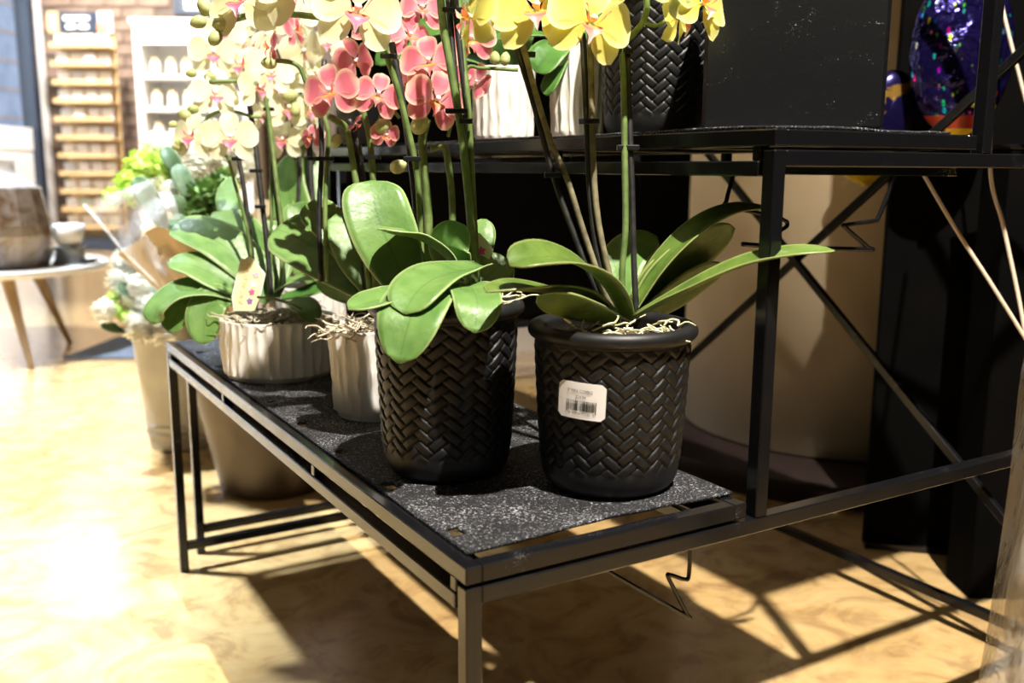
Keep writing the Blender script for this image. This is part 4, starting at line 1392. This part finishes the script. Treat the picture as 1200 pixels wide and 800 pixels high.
def paper_cone(root, base, top_c, r0, r1, m, name, seg=48, n=14, ruff=0.12, seed=0.0):
    base, top_c = Vector(base), Vector(top_c)
    ax = (top_c-base)
    z = ax.normalized()
    x = z.cross(Vector((0, 0, 1)))
    x = x.normalized() if x.length > 1e-3 else Vector((1, 0, 0))
    y = z.cross(x)
    V, Fc = [], []
    for i in range(n+1):
        q = i/n
        for k in range(seg):
            a = 2*math.pi*k/seg
            r = r0+(r1-r0)*q**1.15
            r *= 1+ruff*q*math.sin(a*5+seed)+0.05*q*math.sin(a*13+seed*2+q*4)
            V.append(base+ax*(q*(1+0.10*q*math.sin(a*3+seed)))+x*(r*math.cos(a))+y*(r*math.sin(a)))
    for i in range(n):
        for k in range(seg):
            Fc.append((i*seg+k, i*seg+(k+1) % seg, (i+1)*seg+(k+1) % seg, (i+1)*seg+k))
    return mesh(name, V, Fc, m, root)
# upper bouquet: kraft wrap, lime mums, white blossoms, dark foliage
bq = thing('bouquet', at(262, 420, 2.05), 'bouquet of lime and white flowers wrapped in brown kraft paper', 'bouquet', 'bouquets in the floor buckets')
paper_cone(bq, at(272, 400, 2.10), at(232, 262, 2.02), 0.05, 0.155, M_KRAFT, 'paper_wrap', seed=0.8)
bqa = [(165, 195, 2.00, 22, 1), (150, 215, 1.98, 18, 2), (186, 200, 2.03, 24, 3), (131, 231, 1.95, 13, 4), (160, 230, 1.97, 16, 8)]
for x, y, d, r, s in bqa:
    pom(bq, x, y, d, r, M_MUM, 110, s, 'lime_chrysanthemum')
for x, y, d, r, s in ((205, 178, 2.04, 24, 5), (232, 186, 2.06, 26, 6), (185, 172, 2.06, 20, 7), (260, 178, 2.08, 24, 9), (215, 205, 2.04, 18, 10), (242, 160, 2.12, 22, 12), (285, 196, 2.12, 20, 13), (200, 222, 2.0, 12, 14)):
    pom(bq, x, y, d, r, M_WFL, 120, s, 'white_blossom', 0.5, 0.22)
for x, y, d, r, s in ((240, 232, 1.98, 26, 20), (262, 215, 2.0, 20, 21), (225, 250, 1.97, 18, 22), (262, 245, 1.98, 20, 23)):
    pom(bq, x, y, d, r, M_BOX, 160, s, 'foliage_sprig', 0.6, 0.14)
for pts, wd, fc in (([(196, 270, 1.94), (182, 245, 1.92), (168, 222, 1.92), (158, 208, 1.93)], 0.045, (-10, 20)), ([(235, 250, 1.98), (222, 225, 1.96), (212, 205, 1.96), (208, 192, 1.97)], 0.040, (10, 16)),
                    ([(210, 215, 2.0), (205, 195, 1.99), (198, 182, 1.99), (193, 172, 2.0)], 0.036, (0, 10)), ([(215, 262, 1.95), (208, 240, 1.94), (205, 228, 1.94)], 0.036, (20, 20)),
                    ([(275, 260, 1.98), (270, 235, 1.97), (272, 212, 1.97)], 0.04, (10, 20)), ([(235, 275, 1.95), (212, 262, 1.93), (200, 255, 1.93)], 0.04, (0, 40))):
    leaf(bq, pts, wd, fc, M_EUC, 14, name='eucalyptus_leaf')
cello = sleeve('cellophane_wrap', [(98, 238), (120, 262), (150, 300), (188, 335), (225, 372)], [(190, 205), (205, 235), (215, 270), (225, 310), (245, 365)], 1.93, M_CELLO_L, '', 0.03)
cello.parent = bq
cello.location = ORG[cello.name]-ORG[bq.name]
tb = tube('wrap_edge', [tuple(at(98, 240, 1.93)), tuple(at(120, 264, 1.93)), tuple(at(150, 300, 1.93)), tuple(at(188, 336, 1.93))], 0.0035, M_CELLO_L, bq)
# lower bouquet: white blossoms in the beige bucket
bq2 = thing('bouquet', (c1.x, c1.y, 0.30), 'white flower bouquet drooping from the beige bucket', 'bouquet', 'bouquets in the floor buckets')
paper_cone(bq2, (c1.x, c1.y, 0.25), at(172, 345, 2.32), 0.045, 0.085, M_KRAFT, 'paper_wrap', seed=2.0)
for x, y, d, r, s in ((148, 312, 2.28, 18, 31), (176, 318, 2.30, 20, 32), (196, 335, 2.28, 20, 33), (160, 345, 2.24, 20, 34), (180, 362, 2.24, 22, 35), (122, 364, 2.18, 13, 36), (164, 382, 2.22, 18, 37), (142, 330, 2.26, 16, 38), (205, 360, 2.26, 18, 39), (190, 385, 2.24, 18, 40)):
    pom(bq2, x, y, d-0.03, r*1.2, M_WFL, 120, s, 'white_blossom', 0.5, 0.22)
for x, y, d, r, s in ((138, 365, 2.19, 11, 51), (140, 345, 2.22, 9, 52), (172, 335, 2.24, 9, 53), (148, 372, 2.18, 9, 54), (130, 350, 2.20, 9, 55), (185, 345, 2.22, 9, 56)):
    pom(bq2, x, y, d, r, M_MUM, 60, s, 'green_bud')
for pts, wd, fc in (([(150, 390, 2.2), (135, 385, 2.17), (118, 380, 2.16)], 0.03, (0, 40)), ([(170, 350, 2.2), (150, 340, 2.18), (140, 330, 2.18)], 0.03, (0, 30)), ([(205, 345, 2.2), (190, 338, 2.18), (178, 335, 2.18)], 0.03, (0, 30))):
    leaf(bq2, pts, wd, fc, M_EUC, 14, name='leaf')

# ------------------------------------------------------------------ far left: low table with vase and bowl
tc = room(-2.08, 3.72)
tbl = thing('side_table', tc, 'low white table with tapered wooden legs beside the storefront', 'table')
M_TOP = mat('white_tabletop', (0.82, 0.80, 0.76), 0.3)
M_WOOD = noisy('tan_wood', (0.30, 0.19, 0.09), (0.42, 0.28, 0.14), 12, 0.5, 0.0, (1, 1, 0.2))
TH = 0.345
V, Fc = [], []
prof = [(0.001, TH-0.028), (0.455, TH-0.028), (0.468, TH-0.020), (0.47, TH-0.010), (0.465, TH), (0.001, TH)]
lathe('tabletop', prof, tc.x, tc.y, M_TOP, tbl, 64)
for px, py in ((37, 432), (82, 402), (-70, 425), (-40, 470)):
    f_ = floor_at(px, py)
    top = tc+(Vector((f_.x, f_.y, 0))-tc)*0.62+Vector((0, 0, TH-0.02))
    tube('leg', [(f_.x, f_.y, 0), tuple((Vector((f_.x, f_.y, 0))+top)/2), tuple(top)], [0.010, 0.016, 0.024], M_WOOD, tbl, 12)
M_SHELL = mat('capiz_shell', (0.5, 0.45, 0.4), 0.25, spec=0.6)
t = NT(M_SHELL)
f = t.noise(t.coord((1, 1, 1)), 11, 4, 0.6, 1.2)
t.base(t.ramp(f, [(0.36, (0.16, 0.095, 0.05)), (0.46, (0.27, 0.22, 0.19)), (0.58, (0.36, 0.32, 0.30)), (0.70, (0.22, 0.16, 0.12))]))
vz = at(14, 314, 3.55)
vase = thing('vase', (vz.x, vz.y, TH), 'mottled brown and grey shell vase with a clear glass neck', 'vase')
k_ = 3.55/FPX
lathe('body', [(0.001, TH+0.002), (34*k_, TH+0.002), (38*k_, TH+18*k_), (48*k_, TH+38*k_), (47*k_, TH+50*k_), (38*k_, TH+92*k_), (36*k_, TH+94*k_), (30*k_, TH+94*k_)], vz.x, vz.y, M_SHELL, vase, 14, smooth=False)
M_CLEAR = cello_mat('clear_glass', (0.8, 0.82, 0.85), 0.55)
lathe('neck', [(34*k_, TH+94*k_), (22*k_, TH+104*k_), (12*k_, TH+112*k_), (13*k_, TH+124*k_)], vz.x, vz.y, M_CLEAR, vase, 32)
M_PORC = mat('white_porcelain', (0.88, 0.87, 0.85), 0.3)
M_GREY = noisy('grey_glass', (0.22, 0.24, 0.25), (0.35, 0.37, 0.38), 20, 0.3)
bz = at(82, 304, 3.70)
bw = thing('bowl', (bz.x, bz.y, TH), 'white bowl raised on a grey footed stand on the low table', 'bowl')
k_ = 3.7/FPX
lathe('stand', [(0.001, TH+0.002), (20*k_, TH+0.002), (17*k_, TH+6*k_), (16*k_, TH+16*k_), (19*k_, TH+20*k_), (0.001, TH+20*k_)], bz.x, bz.y, M_GREY, bw, 32)
lathe('bowl_body', [(0.001, TH+20*k_), (10*k_, TH+21*k_), (16*k_, TH+28*k_), (19.5*k_, TH+46*k_), (18.5*k_, TH+46*k_), (15*k_, TH+30*k_), (0.001, TH+24*k_)], bz.x, bz.y, M_PORC, bw, 36)
dz = at(50, 308, 3.62)
ds = thing('trinket_dish', (dz.x, dz.y, TH), 'small grey dish between the vase and the white bowl', 'dish')
k_ = 3.6/FPX
lathe('body', [(0.001, TH+0.002), (7*k_, TH+0.002), (12*k_, TH+12*k_), (13*k_, TH+20*k_), (11.5*k_, TH+20*k_), (10*k_, TH+10*k_), (0.001, TH+5*k_)], dz.x, dz.y, M_GREY, ds, 28)
pz = at(101, 300, 3.78)
pt = thing('saucer', (pz.x, pz.y, TH), 'white saucer at the right end of the low table', 'dish')
lathe('plate', [(0.001, TH+0.002), (0.03, TH+0.002), (0.046, TH+0.012), (0.048, TH+0.016), (0.03, TH+0.010), (0.001, TH+0.008)], pz.x, pz.y, M_PORC, pt, 32)
lathe('foot_ring', [(0.022, TH), (0.026, TH), (0.026, TH+0.004), (0.022, TH+0.004)], pz.x, pz.y, M_PORC, pt, 24)
# grey-blue floor mat
m0, m1, m2, m3 = floor_at(74, 421), floor_at(200, 421), floor_at(215, 396), floor_at(138, 396)
fm = mesh('floor_mat', [p+Vector((0, 0, 0.008)) for p in (m0, m1, m2, m3)]+[Vector(p) for p in (m0, m1, m2, m3)],
          [(0, 1, 2, 3), (4, 7, 6, 5), (0, 4, 5, 1), (1, 5, 6, 2), (2, 6, 7, 3), (3, 7, 4, 0)], noisy('blue_grey_mat', (0.10, 0.13, 0.18), (0.15, 0.18, 0.24), 40, 0.9), None, False, m0)
tag(fm, 'blue-grey floor mat behind the beige bucket', 'mat')

# ------------------------------------------------------------------ far background: card rack and white shelving
M_TAN = noisy('tan_cardboard', (0.50, 0.34, 0.16), (0.58, 0.41, 0.21), 6, 0.6)
RB = 8.35
def ra(px, b=RB):
    return (px-600)/FPX*b*math.cos(PITCH)*1.0
def rz(py, b=RB):
    p = at(180, py, 1.0)-CAM
    return CAM.z+p.z/(p.dot(FH))*b
rack = thing('card_rack', room(ra(106), RB, 0), 'tall tan rack of packets with a dark header sign', 'display rack')
a0, a1 = -3.90, -3.42
room_box('back_panel', a0, a1, RB+0.16, RB+0.19, 0.10, 1.84, M_TAN, rack)
room_box('base', a0-0.02, a1+0.02, RB-0.06, RB+0.2, 0.0, 0.10, M_FRAMEDARK, rack)
hd = room_box('header_sign', a0+0.03, a1-0.13, RB+0.12, RB+0.15, 1.84, 2.01, M_FRAMEDARK, rack)
room_box('header_card', a1-0.12, a1, RB+0.12, RB+0.15, 1.84, 2.01, mat('grey_card', (0.6, 0.6, 0.62), 0.5), rack)
room_box('header_card', a1-0.12, a1-0.03, RB+0.11, RB+0.119, 1.84, 1.92, mat('orange_card', (0.8, 0.25, 0.12), 0.5), rack)
room_box('header_card', a0-0.07, a0+0.02, RB+0.12, RB+0.15, 1.84, 2.01, M_TAN, rack)
for k, (x0, x1, z0, z1) in enumerate(((0.03, 0.25, 1.94, 1.975), (0.05, 0.13, 1.87, 1.905), (0.16, 0.24, 1.87, 1.905))):
    room_box('header_print', a0+0.04+x0, a0+0.04+x1, RB+0.114, RB+0.1195, z0, z1, M_WHITE, hd)
M_PKT = [mat('packet_%s' % n, c, 0.6) for n, c in (('white', (0.84, 0.83, 0.80)), ('ivory', (0.80, 0.76, 0.66)), ('grey', (0.62, 0.63, 0.66)), ('green', (0.50, 0.58, 0.48)))]
rnd = random.Random(9)
pk_meshes = []
for m in M_PKT:
    bm = bmesh.new()
    add_box(bm, (-0.050, -0.008, 0), (0.050, 0.008, 0.100), bevel=0.004)
    me = bpy.data.meshes.new('seed_packet')
    bm.to_mesh(me)
    bm.free()
    me.materials.append(m)
    pk_meshes.append(me)
ROWS = ['second', 'third', 'fourth', 'fifth', 'sixth', 'seventh', 'eighth', 'ninth', 'tenth', 'lowest']
COLS = ['leftmost', 'second', 'third', 'rightmost']
for k in range(11):
    z = 1.715-k*0.152
    tr = room_box('tray', a0, a1, RB-0.02, RB+0.16, z-0.015, z, M_TAN, rack)
    room_box('tray_lip', a0, a1, RB-0.035, RB-0.02, z-0.015, z+0.028, M_TAN, tr)
    for j in range(4):
        mi = rnd.choice((0, 0, 0, 1, 1, 2, 3))
        o = bpy.data.objects.new('card_packet', pk_meshes[mi])
        col.objects.link(o)
        o.location = room(a0+0.065+j*0.117, RB+0.045+rnd.uniform(-0.01, 0.02), z+0.0005)
        o.rotation_euler = (0, 0, ROOM_ROT+rnd.uniform(-0.06, 0.06))
        rowname = 'top' if k == 0 else ROWS[k-1]
        tag(o, '%s packet, %s in the %s tray of the tan rack' % (('white', 'ivory', 'grey', 'greenish')[mi], COLS[j], rowname), 'packet', 'packets on the tan rack')
# white shelving
SB = 8.55
s0, s1 = -3.28, -2.30
sh = thing('shelving_unit', room((s0+s1)/2, SB, 0), 'tall white shelving unit with jars and boxes against the brick wall', 'shelves')
room_box('side_panel', s0, s0+0.06, SB, SB+0.42, 0, 1.93, M_WHITE, sh)
room_box('side_panel', s1-0.06, s1, SB, SB+0.42, 0, 1.93, M_WHITE, sh)
room_box('back_panel', s0+0.06, s1-0.06, SB+0.39, SB+0.42, 0, 1.93, mat('white_back', (0.72, 0.70, 0.68), 0.6), sh)
room_box('top_panel', s0-0.02, s1+0.02, SB-0.02, SB+0.44, 1.93, 1.97, M_WHITE, sh)
room_box('valance', s0+0.06, s1-0.06, SB, SB+0.03, 1.76, 1.93, M_WHITE, sh)
M_LID = mat('gold_lid', (0.62, 0.48, 0.22), 0.35, metal=0.4)
M_JAR = mat('cream_jar', (0.72, 0.68, 0.58), 0.4)
M_JARP = mat('peach_box', (0.78, 0.55, 0.42), 0.5)
for k in range(5):
    z = 1.50-k*0.275
    room_box('shelf', s0+0.06, s1-0.06, SB, SB+0.39, z-0.03, z, M_WHITE, sh)
    rowname = ['top', 'second', 'third', 'fourth', 'lowest'][k]
    for j in range(6):
        a = s0+0.145+j*0.138
        c = room(a, SB+0.10, z)
        if k < 3 and j < 4 or k > 2:
            jr = thing('jar', c, '%s jar with gold lid, number %s from the left on the %s white shelf' % ('cream', ['one', 'two', 'three', 'four', 'five', 'six'][j], rowname), 'jar', 'jars on the white shelves')
            lathe('glass', [(0.001, z), (0.044, z), (0.046, z+0.01), (0.046, z+0.10), (0.036, z+0.125), (0.001, z+0.125)], c.x, c.y, M_JAR, jr, 18)
            lathe('lid', [(0.001, z+0.125), (0.038, z+0.125), (0.038, z+0.15), (0.001, z+0.15)], c.x, c.y, M_LID, jr, 18)
        else:
            bx_ = thing('gift_box', c, 'peach box with white lid, number %s from the left on the %s white shelf' % (['one', 'two', 'three', 'four', 'five', 'six'][j], rowname), 'box', 'boxes on the white shelves')
            Mj = Matrix.Translation(c) @ Matrix.Rotation(ROOM_ROT, 4, 'Z')
            box('body', (-0.05, -0.04, 0), (0.05, 0.04, 0.11), M_JARP, bx_, 0.003, Mj)
            box('lid', (-0.053, -0.043, 0.11), (0.053, 0.043, 0.135), M_WHITE, bx_, 0.003, Mj)
